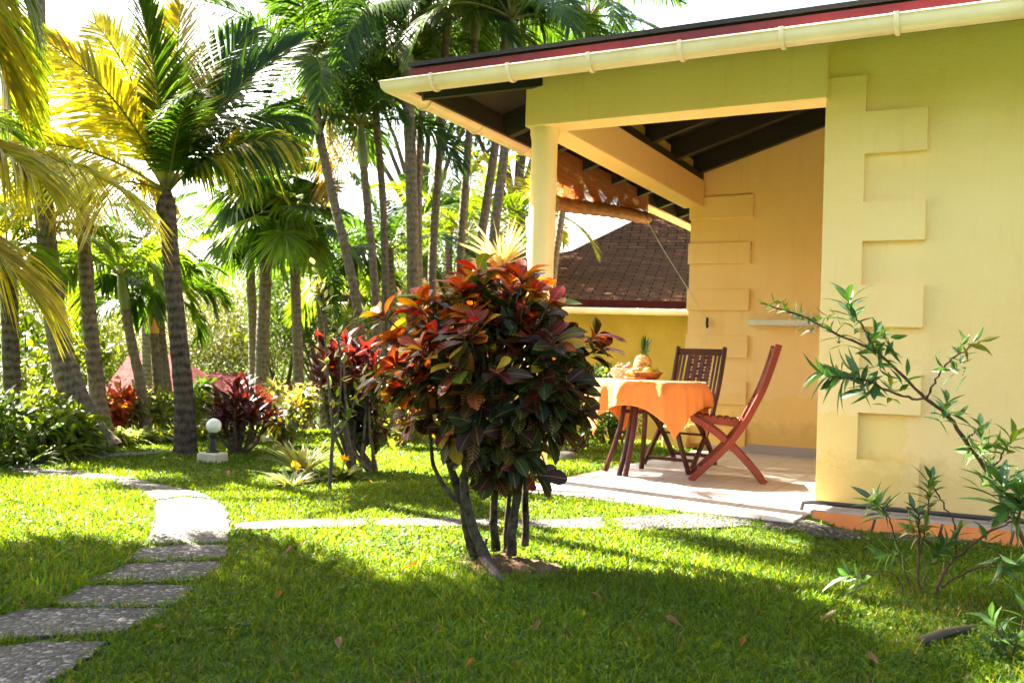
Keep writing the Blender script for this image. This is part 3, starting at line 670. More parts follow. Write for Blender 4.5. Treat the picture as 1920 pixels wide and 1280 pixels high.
mb = MB(); mb.lathe([(TR-.01, TH-.026), (TR, TH-.02), (TR, TH-.004), (TR-.006, TH)], 48); mb.build('tabletop', M['wood_dark'], tb)
for a, dr in ((-110, 0), (-98, .02), (28, 0), (118, 0), (200, 0)):
    a = R(a); d = np.array([math.cos(a), math.sin(a), 0]); mb = MB()
    P = [d*(.20+dr), d*(.19+dr), d*(.22+dr), d*(.27+dr), d*(.33+dr)]
    for p, z in zip(P, (TH-.027, .55, .36, .18, .0)): p[2] = z
    mb.tube(P, .021, 8, flat=(1, 1.15)); mb.build('leg', M['wood_dark'], tb)
for a, b in (((-.2, -.1, .48), (.2, .1, .48)), ((-.1, .2, .5), (.08, -.2, .5))):
    mb = MB(); mb.bar(a, b, .03, .03); mb.build('stretcher', M['wood_dark'], tb, smooth=False)
# cloth: square cotton cloth, hanging over the rim in folds
CA = R(-91); HS = .62; n = 101; V = []; UVc = []
for i in range(n):
    for j in range(n):
        u, v = (i/(n-1)*2-1)*HS, (j/(n-1)*2-1)*HS
        r = math.hypot(u, v); a = math.atan2(v, u)+CA
        if r <= TR: V.append((r*math.cos(a), r*math.sin(a), TH+.004))
        else:
            e = r-TR; rr = TR+.006+min(e, .05)*.3+(.016*math.sin(a*11+.6)+.020*math.sin(a*7+2)+.014*math.sin(a*17)+.008*math.sin(a*29+1))*min(1, e/.10)+e*.08
            V.append((rr*math.cos(a), rr*math.sin(a), TH+.004-min(e, 9)*.985+.012*min(1, e/.03)*0))
cl = thing('tablecloth', 'square orange cotton tablecloth hanging in points over the round table', 'tablecloth', TC)
mb = MB(); mb.add(V, [(i*n+j, (i+1)*n+j, (i+1)*n+j+1, i*n+j+1) for i in range(n-1) for j in range(n-1)]); o = mb.build('cloth', M['cloth'], cl)
so = o.modifiers.new('thick', 'SOLIDIFY'); so.thickness = .0025; so.offset = 0
TT = TC+np.array([0, 0, TH+.006])
def tabp(px, py=705): p = at_z(px, py, TT[2]); return p
def tpos(px, dep):   # spot on the table seen at photo column px, dep metres behind the table centre line
    f = TC.dot(F0)+dep; p = at_d(px, 700, f); p[2] = TT[2]; return p
M['pine'] = None
def pine_m():
    mt, n, b = nodes('pineapple_skin'); v = ocoord(n); k = N_(n, 'ShaderNodeTexVoronoi'); k.inputs['Scale'].default_value = 55; n.links.new(v, k.inputs[0])
    n.links.new(ramp(n, k.outputs['Distance'], [(.1, (.45, .28, .06)), (.55, (.62, .40, .12)), (.8, (.20, .11, .03))]), b.inputs['Base Color']); bump(n, b, math_(n, 'SUBTRACT', 1, k.outputs['Distance']), 1, .008); return mt
M['pine'] = pine_m(); M['wicker'] = plain('wicker', (.42, .20, .06), .7, .4, 60, .8, 120, c2=(.16, .06, .02)); M['mango'] = plain('green_yellow_fruit', (.42, .45, .05), .35, .3, 12, .05, c2=(.55, .33, .03))
M['redfruit'] = plain('red_fruit', (.55, .06, .02), .35, .3, 12, .1, c2=(.6, .16, .03)); M['yellowfruit'] = plain('yellow_fruit', (.75, .48, .06), .45, .2, 12, .1); M['plate'] = plain('glazed_plate', (.55, .16, .07), .3, .2, 6, .05)
pb = tpos(1212, .06)
o = thing('fruit_basket', 'shallow woven basket holding a mango on the orange table', 'basket', pb)
mb = MB(); mb.lathe([(.0, 0), (.075, 0), (.105, .022), (.125, .055), (.129, .058), (.123, .060), (.10, .028), (.07, .010), (.0, .010)], 28); mb.build('bowl', M['wicker'], o)
mb = MB(); mb.tube([(.127*math.cos(a), .127*math.sin(a), .058) for a in np.linspace(0, 6.283, 40)], .006, 8, cap=False); mb.build('rim', M['wicker'], o)
def fruit(name, label, cat, p, r, mat, sq=1.0, bump_=0):
    o_ = thing(name, label, cat, p); mb = MB(); pr = [(r*math.sin(t)*(1+.05*math.cos(2*t)), r*sq*(1-math.cos(t))) for t in np.linspace(.02, math.pi-.02, 14)]
    mb.lathe(pr, 20); mb.build('flesh', mat, o_); mb = MB(); mb.tube([(0, 0, 2*r*sq-.003), (.004, 0, 2*r*sq+.012)], .003, 6); mb.build('stalk', M['stem'], o_); return o_
fruit('mango', 'round green and yellow mango in the woven basket', 'fruit', pb+np.array([.03, -.045, .018]), .047, M['mango'], .92)
fruit('papaya', 'yellow fruit lying deep in the woven basket', 'fruit', pb+np.array([.075, .03, .022]), .03, M['yellowfruit'], 1.1)
o = thing('pineapple', 'whole ripe pineapple with spiky green crown standing behind the mango', 'fruit', tpos(1202, .10)+np.array([0, 0, .014]))
mb = MB(); mb.lathe([(.02, 0), (.045, .006), (.058, .04), (.061, .075), (.055, .115), (.042, .142), (.018, .152)], 24); mb.build('body', M['pine'], o)
mb = MB(); N = 46; a = rng.uniform(0, 6.28, N); t = np.linspace(0, 1, N); d = np.stack([np.cos(a)*(1-t*.85), np.sin(a)*(1-t*.85), .45+1.2*t], 1)
leaves(mb, np.stack([.010*np.cos(a), .010*np.sin(a), .148+t*.05], 1), d, np.stack([-np.cos(a), -np.sin(a), np.ones(N)], 1), .045+.05*t, .013, pick([(.06, .13, .05), (.09, .17, .06), (.05, .10, .05)], N), 'strip', curl=.25, fold=.5); mb.build('leaf_crown', M['leaf'], o)
o.rotation_euler = (R(2), R(7), 0); o.scale = (1.22, 1.22, 1.22)
pb = tpos(1163, -.02)
o = thing('glass_bowl', 'clear glass bowl filled with red fruit on the orange table', 'bowl', pb)
mb = MB(); mb.lathe([(.03, 0), (.045, .004), (.075, .04), (.092, .085), (.094, .087), (.088, .085), (.071, .042), (.042, .008), (.0, .006)], 28); mb.build('glass', M['glass'], o)
mb = MB()
for k in range(22):
    a = k*2.4; r = .06*math.sqrt(k/22); z = .022+(.045 if k % 2 else .02)+.012*math.sin(k)
    mb.lathe([(.018*math.sin(t), .018*(1-math.cos(t))) for t in np.linspace(.05, 3.09, 7)], 9, (r*math.cos(a), r*math.sin(a), z))
mb.build('fruit_pieces', M['redfruit'], o)
for k, (px_, dp, nm, lb) in enumerate(((1178, -.10, 'pawpaw_slice', 'yellow fruit slice lying in front of the glass bowl'), (1186, .02, 'banana', 'upright yellow banana between the glass bowl and the pineapple'))):
    p = tpos(px_, dp); o = thing(nm, lb, 'fruit', p+np.array([0, 0, .012])); mb = MB()
    a = np.linspace(0, 1, 10); Pp = np.stack([-.05+.1*a, .02*np.sin(a*3.1), .02+(.0 if k == 0 else .05*a)+.015*np.sin(a*3.1)], 1); mb.tube(Pp, .016*np.sin(a*2.7+.25)+.003, 10); mb.build('flesh', M['yellowfruit'], o)
    mb = MB(); mb.tube([Pp[-1], Pp[-1]+np.array([.012, 0, .006])], .003, 6); mb.build('tip', M['stem'], o)
o = thing('serving_plate', 'flat terracotta plate under the sliced fruit on the orange table', 'plate', tpos(1182, -.05))
mb = MB(); mb.lathe([(.0, 0), (.08, 0), (.12, .008), (.123, .011), (.118, .012), (.08, .005), (.0, .005)], 32); mb.build('dish', M['plate'], o)
#@@PLANTS
# ------------------------------------------------------------------ palms
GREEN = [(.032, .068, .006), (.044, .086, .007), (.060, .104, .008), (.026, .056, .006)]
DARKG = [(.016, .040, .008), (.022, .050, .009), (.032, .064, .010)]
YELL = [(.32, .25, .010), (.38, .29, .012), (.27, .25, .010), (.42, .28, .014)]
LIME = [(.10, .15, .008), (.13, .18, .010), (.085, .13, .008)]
GLOW_GOLD = [(.46, .40, .018), (.40, .38, .016), (.50, .40, .02)]
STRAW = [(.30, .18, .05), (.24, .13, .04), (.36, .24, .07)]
def imgdir(az): a = R(az); return R0*math.cos(a)+F0*math.sin(a)
def frond(par, org, b, az, pitch, L, arch, ll, lw, pal, nl=44, grav=.35, name='frond', start=.16, vee=.25, hang=0, stem_col=(.16, .15, .04), worldaz=None, blade='strip', twist=0):
    h = imgdir(az) if worldaz is None else np.array([math.cos(worldaz), math.sin(worldaz), 0]); side = np.array([-h[1], h[0], 0])
    n = 22; t = np.linspace(0, 1, n); ph = R(pitch)-R(arch)*t**1.35
    dl = L/(n-1); P = np.zeros((n, 3)); sw = random.uniform(-.12, .12)
    for i in range(1, n): P[i] = P[i-1]+dl*(h*math.cos(ph[i])+side*sw*t[i]+U0*math.sin(ph[i]))
    P += b; T = unit(np.gradient(P, axis=0))
    mb = MB(); r = np.interp(t, [0, .12, 1], [.013*L, .0085*L, .0015*L]); mb.tube(P, r, 6, col=stem_col, side=side)
    tt = np.linspace(start, .995, nl)+rng.uniform(-.004, .004, nl); tt = np.clip(tt, 0, 1)
    for s in (-1, 1):
        B = np.stack([np.interp(tt, t, P[:, k]) for k in range(3)], 1); Tt = unit(np.stack([np.interp(tt, t, T[:, k]) for k in range(3)], 1))
        N0 = np.cross(Tt, side); N0 *= np.where(N0[:, 2:3] < 0, -1, 1) if pitch < 80 else 1
        tw_ = R(twist)*np.clip(tt*2.2, .35, 1)[:, None]
        S = s*(side*np.cos(tw_)+N0*np.sin(tw_))+rng.normal(0, .05, B.shape); Nn = N0*np.cos(tw_)-side*np.sin(tw_)
        x = (tt-start)/(1-start); al = R(68)-R(44)*x+rng.normal(0, .07, nl)
        d = Tt*np.cos(al)[:, None]+S*np.sin(al)[:, None]+Nn*vee
        ln = ll*np.interp(x, [0, .12, .4, .75, 1], [.55, .85, 1, .75, .35])*rng.uniform(.88, 1.1, nl)
        leaves(mb, B, d, Nn+S*(-.5), ln, lw*rng.uniform(.8, 1.15, nl), pick(pal, nl, .2), blade, grav=grav*rng.uniform(.6, 1.4, nl)+hang, fold=.35)
    return mb.build(name, M['palm'], par, org, True)
def trunk_poly(px, D): return np.array([at_d(x, y, D) for x, y in px])
def smoothpts(P, n):
    t = np.linspace(0, len(P)-1, n); i = np.minimum(t.astype(int), len(P)-2); u = (t-i)[:, None]
    g = lambda k: P[np.clip(k, 0, len(P)-1)]
    a, b, c, d = g(i-1), g(i), g(i+1), g(i+2)
    return .5*((2*b)+(-a+c)*u+(2*a-5*b+4*c-d)*u**2+(-a+3*b-3*c+d)*u**3)
def palm(name, label, px, D, rad, bark, group=None, shaft=None, cat='palm tree', pts=None, flare=1.3):
    P = trunk_poly(px, D) if pts is None else np.array(pts, float)
    P[0][2] = float(gz(P[0][0], P[0][1]))-.05
    o = thing(name, label, cat, P[0]+np.array([0, 0, .05]), 0, group); org = base(o)
    n = 34; Q = smoothpts(P, n); t = np.linspace(0, 1, n); r = np.interp(t, np.linspace(0, 1, len(rad)), rad)*(1+(flare-1)*np.exp(-t*22))
    r = r*(1+.035*np.sin(np.arange(n)*2.1)); mb = MB(); mb.tube(Q, r, 16); mb.build('trunk', bark, o, org)
    top = Q[-1]; ax = unit((Q[-1]-Q[-4])[None])[0]
    if shaft:
        mt, ln, rr = shaft; S = [top-ax*.03, top+ax*ln*.3, top+ax*ln*.7, top+ax*ln]; mb = MB(); mb.tube(S, [rr, rr*1.15, rr*.9, rr*.45], 14); mb.build('crownshaft', mt, o, org); top = top+ax*ln*.92
    return o, org, top
def crown(o, org, top, n, L, ll, lw, pal, pitch=(80, -15), arch=(35, 75), seed=0, nl=40, grav=.4, az0=0, dead=0):
    for k in range(n):
        u = (k+.5)/n; az = az0+k*137.5+random.uniform(-12, 12); pt = pitch[0]+(pitch[1]-pitch[0])*u+random.uniform(-6, 6); ar = arch[0]+(arch[1]-arch[0])*u
        frond(o, org, top, az, pt, L*random.uniform(.85, 1.08), ar, ll, lw, pal, nl, grav, twist=random.uniform(-55, 55))
    for k in range(dead): frond(o, org, top-np.array([0, 0, .04]), az0+77+k*141, -35, L*.7, 50, ll*.8, lw*.7, STRAW, nl//2, .8, 'dead_frond', stem_col=(.16, .09, .04))

# central coconut palm: sun glow of left fronds, shade of right put into leaf colour
o, org, top = palm('coconut_palm', 'dark trunked coconut palm with sunlit arching fronds beside the globe lamp', [(348, 856), (346, 760), (336, 650), (326, 550), (318, 450), (313, 372)], 8.25, [.098, .085, .078, .074, .071, .069], M['bark_dark'], flare=1.4)
for az, pt, L, ar, pal, g in ((182, 58, 1.9, 42, GLOW_GOLD, .25), (194, 34, 1.6, 56, GLOW_GOLD, .6), (160, 72, 1.9, 30, GLOW_GOLD, .2), (95, 86, 1.8, 16, YELL, .15), (250, 82, 1.65, 20, GREEN, .15), (40, 78, 1.75, 26, DARKG, .2), (-5, 66, 1.75, 34, DARKG, .2),
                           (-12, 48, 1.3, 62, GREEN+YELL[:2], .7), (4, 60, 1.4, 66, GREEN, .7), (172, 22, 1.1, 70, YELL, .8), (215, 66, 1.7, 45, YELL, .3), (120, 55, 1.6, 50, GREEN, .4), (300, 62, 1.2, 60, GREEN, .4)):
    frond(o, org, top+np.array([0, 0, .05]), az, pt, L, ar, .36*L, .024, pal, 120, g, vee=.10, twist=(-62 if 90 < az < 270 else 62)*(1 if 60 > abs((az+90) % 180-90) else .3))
for k in range(5):
    a = k*1.26; mb = MB(); p = top+np.array([  .055*math.cos(a), .055*math.sin(a), -.07]); mb.tube([p+np.array([0, 0, -.10]), p, top+np.array([0, 0, .1])], [.02, .034, .022], 8); mb.build('leaf_sheath', M['bark_dark'], o, org)
# leaning coconut palm on the left
o, org, top = palm('coconut_palm', 'tall leaning coconut palm with broad curved base among the left shrubs', [(190, 842), (158, 790), (128, 710), (106, 610), (92, 500), (84, 400), (78, 280), (72, 140), (64, -120), (50, -420), (40, -760)], 8.6, [.165, .13, .112, .095, .085, .080, .076, .074, .072, .07], M['bark'], flare=1.25)
for az, pt, L, ar in ((0, 25, 2.3, 85), (40, 40, 2.4, 90), (-30, 5, 2.0, 75), (180, 20, 2.2, 80), (220, 45, 2.2, 85), (120, 40, 2.3, 90), (290, 30, 2.2, 90), (330, 55, 2.2, 80), (80, 10, 2.0, 80), (15, -15, 1.9, 60)):
    frond(o, org, top, az, pt, L, ar, .6, .028, random.choice((YELL, GREEN, LIME)), 100, .6)
# straight coconut palm with stub
o, org, top = palm('coconut_palm', 'upright grey coconut palm with a side stub beside the leaning one', [(205, 838), (188, 770), (175, 670), (165, 570), (158, 460), (153, 345)], 9.1, [.092, .078, .072, .067, .063, .060], M['bark'], flare=1.3)
st = at_d(152, 362, 9.1); mb = MB(); mb.tube([st, at_d(128, 362, 9.1), at_d(100, 375, 9.05)], [.06, .052, .045], 10); mb.build('branch_stub', M['bark_dark'], o, org)
for az, pt, L, ar in ((175, 40, 1.5, 80), (200, 60, 1.5, 60), (-20, 20, 1.0, 70), (150, 15, 1.3, 70), (235, 45, 1.4, 70), (110, 40, 1.3, 80)):
    frond(o, org, top, az, pt, L, ar, .5, .023, random.choice((YELL, LIME, YELL, YELL)), 100, .55)
# dark palm at far left
o, org, top = palm('palm_tree', 'dark thick palm trunk at the left edge of the garden', [(24, 850), (24, 760), (20, 660), (17, 560), (12, 470)], 8.7, [.085, .078, .075, .074, .08], M['bark_dark'])
for az, pt, L, ar in ((0, 40, 1.0, 90), (180, 40, 1.3, 80), (60, 50, 1.2, 90), (-40, 20, .9, 90), (220, 60, 1.3, 70), (120, 60, 1.3, 80), (20, 70, 1.1, 80)):
    frond(o, org, top, az, pt, L, ar, .4, .028, LIME, 44, .5)
# near palm outside the left of the frame, its fronds reach in
tp = at_d(-130, -190, 5.4)+np.array([0, -.62, 0])
o, org, top = palm('coconut_palm', 'near palm outside the left edge whose yellow fronds hang into view', None, 5, [.15, .12, .11], M['bark'], pts=[(tp[0]-.55, tp[1]-.25, 0), (tp[0]-.35, tp[1]-.1, 1.4), (tp[0], tp[1], tp[2])])
for az, pt, L, ar, g, pal in ((-35, -20, 1.5, 50, .7, YELL), (60, -15, 1.5, 60, .7, YELL), (75, 0, 1.9, 75, .6, LIME), (24, 0, 1.25, 70, .8, LIME), (95, -30, 1.6, 50, .6, GREEN), (30, 30, 1.9, 60, .5, LIME), (0, 22, 1.6, 62, .6, YELL), (10, 50, 2.0, 60, .5, LIME), (-60, 30, 2.1, 70, .6, LIME), (-40, 10, 2.1, 70, .6, LIME), (-90, 20, 2.1, 70, .6, LIME), (-8, 58, 2.0, 75, .5, LIME), (30, 48, 2.0, 70, .5, YELL), (60, 50, 2.0, 70, .5, LIME), (100, 55, 2, 70, .5, LIME), (150, 45, 2, 70, .5, LIME), (200, 50, 2, 70, .5, LIME), (250, 40, 2, 70, .5, LIME), (300, 45, 2, 70, .5, LIME), (330, 62, 2, 60, .5, LIME)):
    frond(o, org, top, az, pt, L, ar, .58, .021, pal, 110, g)
for k in range(16): frond(o, org, top, k*137.5, 68-3.4*k, 2.0, 62, .6, .034, GREEN, 70, .5)
tp = at_d(-250, 330, 4.9)
o, org, top = palm('coconut_palm', 'short palm just outside the left edge with long yellow leaflets hanging into view', None, 5, [.12, .10, .09], M['bark'], pts=[(tp[0]-.25, tp[1]-.1, 0), (tp[0]-.1, tp[1], .9), (tp[0], tp[1], tp[2])])
for az, pt, L, ar, g, pal in ((4, 24, 1.42, 60, .75, YELL), (150, 48, 1.5, 62, .5, YELL), (6, -16, 1.0, 40, .6, YELL), (-25, 30, 1.2, 70, .7, YELL), (90, 50, 1.4, 60, .5, LIME), (180, 40, 1.6, 60, .5, LIME), (270, 50, 1.3, 60, .5, LIME)):
    frond(o, org, top, az, pt, L, ar, .62, .022, pal, 84, g)
# palms outside the left of the frame that shade the foreground lawn
for k, (x, y, h, lb) in enumerate(((-6.4, .95, 3.9, 'palm outside the left edge shading the near lawn, the shorter one'), (-7.4, 2.2, 5.2, 'palm outside the left edge shading the near lawn, the taller one'))):
    o, org, top = palm('palm_tree', lb, None, 5, [.13, .11, .10], M['bark'], pts=[(x, y, 0), (x+.1, y, h*.5), (x+.05, y+.05, h)])
    crown(o, org, top, 15, 2.1, .6, .045, GREEN, (75, 0), (50, 85), nl=42, az0=k*40)
# Christmas palms (arching green crowns)
for k, (px, D, sh, lb, cy) in enumerate(((((277, 822), (263, 720), (246, 640), (235, 575)), 10.0, None, 'slender palm with bright arching green crown left of the dark coconut trunk', 0),
        (((300, 812), (296, 720), (291, 660), (289, 620)), 10.8, M['shaft_orange'], 'slender palm with orange crownshaft just left of the dark coconut trunk', 1), (((325, 800), (312, 710), (304, 640), (301, 600)), 11.4, M['shaft_orange'], 'slimmest palm with orange crownshaft tucked behind the dark coconut trunk', 2))):
    o, org, top = palm('christmas_palm', lb, px, D, [.06, .052, .048, .045], M['bark_slim'], 'slender arching palms by the lawn edge', (sh or M['shaft'], .34, .052))
    crown(o, org, top, 10, .95, .34, .028, LIME if k == 0 else GREEN, (78, 20), (85, 125), nl=40, grav=.55, az0=k*50)
# fan palms
def fanleaf(par, org, b, az, pitch, pl, R_, pal, droop=.35):
    h = imgdir(az); side = np.array([-h[1], h[0], 0]); ph = R(pitch); mb = MB()
    t = np.linspace(0, 1, 8); P = np.array([b+h*math.cos(ph-.5*x)*pl*x+U0*math.sin(ph-.5*x)*pl*x for x in t]); mb.tube(P, np.linspace(.016, .009, 8), 6, col=(.14, .15, .04))
    T = unit((P[-1]-P[-2])[None])[0]; Nn = np.cross(T, side); Nn = Nn if Nn[2] > 0 else -Nn
    K = 34; a = np.linspace(-R(128), R(128), K); d = T[None]*np.cos(a)[:, None]+side[None]*np.sin(a)[:, None]+Nn*.12*np.cos(a*.7)[:, None]
    ln = R_*(.80+.2*np.cos(a*.6))*rng.uniform(.93, 1.05, K); nn = Nn[None]+side[None]*(.5*(-1)**np.arange(K))[:, None]
    leaves(mb, np.broadcast_to(P[-1], (K, 3)), d, nn, ln, R_*.115, pick(pal, K, .15), 'strip', grav=droop*rng.uniform(.6, 1.3, K)); mb.build('fan_leaf', M['palm'], par, org)
for px, D, rad, n, R_, lb, sd in ((((492, 745), (492, 640), (497, 540), (503, 345)), 13.2, [.10, .09, .085, .08], 26, .52, 'tallest fan palm with round drooping leaves on a pale straight trunk', 0),
        (((480, 735), (474, 620), (466, 425)), 14.6, [.075, .07, .065], 15, .50, 'shorter fan palm leaning left behind the tall fan palm', 30), (((565, 745), (557, 620), (549, 410)), 12.8, [.075, .07, .065], 16, .48, 'fan palm with a dark slim trunk right of the tall fan palm', 60)):
    o, org, top = palm('fan_palm', lb, px, D, rad, M['bark_slim'], 'fan palms behind the lawn')
    for k in range(n):
        u = (k+.5)/n; fanleaf(o, org, top+np.array([0, 0, .05]), sd+k*137.5, 85-110*u+random.uniform(-8, 8), .45+.2*random.random(), R_, GREEN if k % 3 else LIME, .2+.35*u)
# slim clustered palms
SL_ = [
    ([(692, 800), (674, 610), (655, 500), (622, 360), (594, 230), (585, 185)], 11.4, .066, 'slim palm curving left to the lowest dark crown of the clump', GREEN, 1.75, 1),
    ([(716, 800), (707, 620), (700, 500), (690, 400), (682, 310)], 12.0, .062, 'short slim palm with yellow green crownshaft in the clump', DARKG, 1.45, 1),
    ([(724, 800), (723, 620), (722, 500), (716, 350), (706, 230), (700, 160)], 12.4, .058, 'thin grey palm stem bending left beside the short crownshaft palm', GREEN, 1.6, 0),
    ([(776, 800), (775, 560), (773, 400), (768, 250), (762, 130)], 11.6, .088, 'thickest palm of the clump with long green crownshaft', DARKG, 1.8, 0),
    ([(792, 800), (786, 560), (786, 300), (792, 170), (797, 60)], 13.0, .055, 'thin straight palm just right of the thickest one', DARKG, 1.7, 0),
    ([(806, 800), (810, 520), (819, 350), (828, 220), (836, 70)], 12.3, .062, 'green stemmed palm standing left of the croton top', DARKG, 1.7, 0),
    ([(850, 800), (862, 500), (872, 350), (881, 230), (890, 70)], 12.2, .060, 'dark straight palm stem left of the two leaning stems', GREEN, 1.7, 0),
    ([(885, 800), (900, 490), (914, 370), (930, 260), (948, 60)], 12.0, .066, 'left one of two dark palm stems leaning right under the gutter', DARKG, 1.8, 0),
    ([(905, 800), (924, 470), (944, 300), (954, 200), (958, 95)], 11.2, .066, 'right one of two dark palm stems leaning right under the gutter', GREEN, 1.75, 0),
    ([(1010, 800), (1040, 500), (1070, 300), (1100, 80)], 14.0, .06, 'palm rising behind the terrace roof corner', GREEN, 1.8, 0)]
for k, (px, D, r, lb, pal, L, dead) in enumerate(SL_):
    o, org, top = palm('slim_palm', lb, px, D, [r*1.0, r*.86, r*.82, r*.78], M['bark_slim'], 'slim palms clumped behind the croton', (M['shaft'], .55 if k in (1, 3) else .4, r*.95))
    crown(o, org, top, 12, L, .50, .022, pal, (80, 5), (45, 95), nl=70, grav=.45, az0=k*63, dead=dead)
# paler palms farther back
for k, (px, D, L, lb, pal) in enumerate((([(868, 780), (872, 600), (874, 440)], 17., 1.9, 'pale sunlit palm beyond the roof of the neighbouring bungalow', LIME), ([(985, 780), (980, 560), (978, 400)], 19., 1.9, 'yellow green palm seen left of the white column', YELL),
        ([(278, 780), (275, 600), (272, 450)], 17.5, 1.55, 'distant blue green palm behind the dark coconut trunk', DARKG), ([(738, 790), (734, 620), (728, 470)], 14.5, 1.35, 'dark green palm with a low crown standing among the slim stems', DARKG), ([(612, 790), (606, 650), (600, 520)], 15.5, 1.3, 'dark green palm low behind the curved slim stem', GREEN), ([(830, 790), (838, 620), (842, 420)], 20., 1.7, 'mid green palm between the slim stems above the far roof', GREEN), ([(640, 780), (655, 620), (668, 520)], 16.5, 1.6, 'yellowish palm behind the slim palm clump', LIME))):
    o, org, top = palm('palm_tree', lb, px, D, [.10, .09, .08], M['bark'], 'distant garden palms')
    crown(o, org, top, 13, L, .55, .032, pal, (80, -10), (45, 85), nl=40, az0=k*35)

# ------------------------------------------------------------------ broadleaf trees and shrubs
def foliage(mb, centers, radii, n, ls, pal, up=.3, kind='dia', asp=.5, jit=.22):
    C = np.array(centers, float); k = rng.integers(0, len(C), n); r = np.broadcast_to(np.asarray(radii, float), (len(C), 3))
    s = sph(n)*rng.random((n, 1))**.45; P = C[k]+s*r[k]
    d = sph(n)*.9+s*.6+np.array([0, 0, up-.35]); L = ls*rng.uniform(.6, 1.3, n)
    leaves(mb, P, d, sph(n)*.6+np.array([0, 0, 1]), L, L*asp, pick(pal, n, jit), kind, fold=.25, grav=.15)
def tree(label, f, l, h, cr, ch, ncl, n, ls, pal, bark='stem', group='trees closing the garden', name='broadleaf_tree', clr=.42, seed=0, asp=.45):
    p = fl(f, l); p[2] = float(gz(p[0], p[1])); o = thing(name, label, 'tree', p, 0, group); org = base(o)
    cs = []
    for k in range(ncl):
        s = sph(1)[0]*random.random()**.4; s[2] = abs(s[2])*1.1-.25; cs.append(p+np.array([s[0]*cr, s[1]*cr, h-ch*.45+s[2]*ch*.5]))
    mb = MB(); fork = p+np.array([random.uniform(-.2, .2), random.uniform(-.2, .2), (h-ch)*.8+.3]); r0 = .017*h
    mb.tube([p-np.array([0, 0, .1]), (p+fork)/2+np.array([.1, 0, 0]), fork], [r0*1.3, r0, r0*.85], 10)
    for c in cs[:9]: mb.tube([fork, (fork+c)/2+np.array([0, 0, .1*h*.3]), c], [r0*.5, r0*.3, r0*.1], 6)
    mb.build('trunk', M[bark], o, org); mb = MB(); foliage(mb, cs, np.array([cr*clr, cr*clr, ch*clr*.45]), n, ls, pal, asp=asp); mb.build('crown', M['leaf'], o, org, False); return o
FEATH = [(.060, .080, .008), (.080, .10, .010), (.045, .068, .008), (.10, .11, .012)]
MIDG = [(.040, .078, .012), (.055, .095, .013), (.032, .064, .011)]
DEEP = [(.03, .07, .015), (.045, .09, .018)]
for a in (('feathery yellow green tree with spreading layers behind the pink roof', 27, -6.2, 6.2, 3.2, 5.0, 44, 30000, .085, FEATH), ('feathery tree with open crown behind the fan palm trunks', 29, -9.6, 6.4, 3.2, 5.2, 44, 28000, .09, FEATH),
          ('dense green tree low behind the metal chimney', 33, -8.5, 6.0, 3.4, 5.4, 34, 20000, .11, MIDG), ('bushy green tree far left behind the leaning palm', 20, -10.2, 4.4, 2.2, 3.8, 24, 9000, .13, LIME),
          ('broad lime tree filling the gap between the left trunks', 28, -12.0, 3.6, 1.6, 3.0, 20, 7000, .12, LIME), ('dark tree beyond the slim palms', 27, -2.8, 7.2, 2.8, 5.6, 34, 15000, .15, MIDG), ('second dark tree half hidden by the slim palms', 24, -4.6, 5.6, 2.2, 4.6, 28, 11000, .14, MIDG),
          ('tall dark tree whose high crown rises behind the slim palm heads', 23.2, -2.2, 10.6, 3.1, 4.0, 30, 14000, .16, DEEP), ('tallest dark tree with its crown above the neighbouring roof', 23.6, .0, 11.0, 3.0, 3.8, 30, 14000, .16, DEEP),
          ('deep green tree far behind the fan palms', 38, -5.5, 6.6, 4.2, 6.0, 30, 9000, .2, MIDG), ('large tree on the far left skyline', 34, -17, 6.6, 4.6, 6.0, 28, 9000, .2, MIDG),
          ('pale tree behind the left slender palms', 30, -13.0, 5.8, 3.0, 5.0, 28, 9000, .15, FEATH), ('lime green tree glimpsed right of the slim palms', 30, 1.5, 6.4, 2.6, 3.8, 22, 8000, .16, LIME)):
    tree(*a)
# unseen wood added behind the viewer: it closes the low sky off from the facade
mb = MB(); cs = []
for k in range(80):
    a = R(random.uniform(-168, -12)); r = random.uniform(11, 16); cs.append(np.array([r*math.cos(a)+1, r*math.sin(a)-1, random.uniform(.6, 6.0)]))
foliage(mb, cs, np.array([2.2, 2.2, 1.9]), 16000, .42, [(.025, .05, .012), (.035, .065, .014)]); tag(mb.build('unseen_shade_wood', M['leaf'], smooth=False), 'unseen dark wood added behind the viewer to shade the facade', 'wood', kind='stuff')
# far wood that closes the view
mb = MB(); cs = [fl(random.uniform(42, 60), random.uniform(-44, 34)) for _ in range(90)]
cs = [c+np.array([0, 0, float(gz(c[0], c[1]))+random.uniform(.5, 5.2)]) for c in cs]
foliage(mb, cs, np.array([3., 3., 2.4]), 30000, .34, MIDG+FEATH); tag(mb.build('far_wood', M['leaf'], smooth=False), 'hazy green wood closing the view beyond the garden', 'wood', kind='stuff')

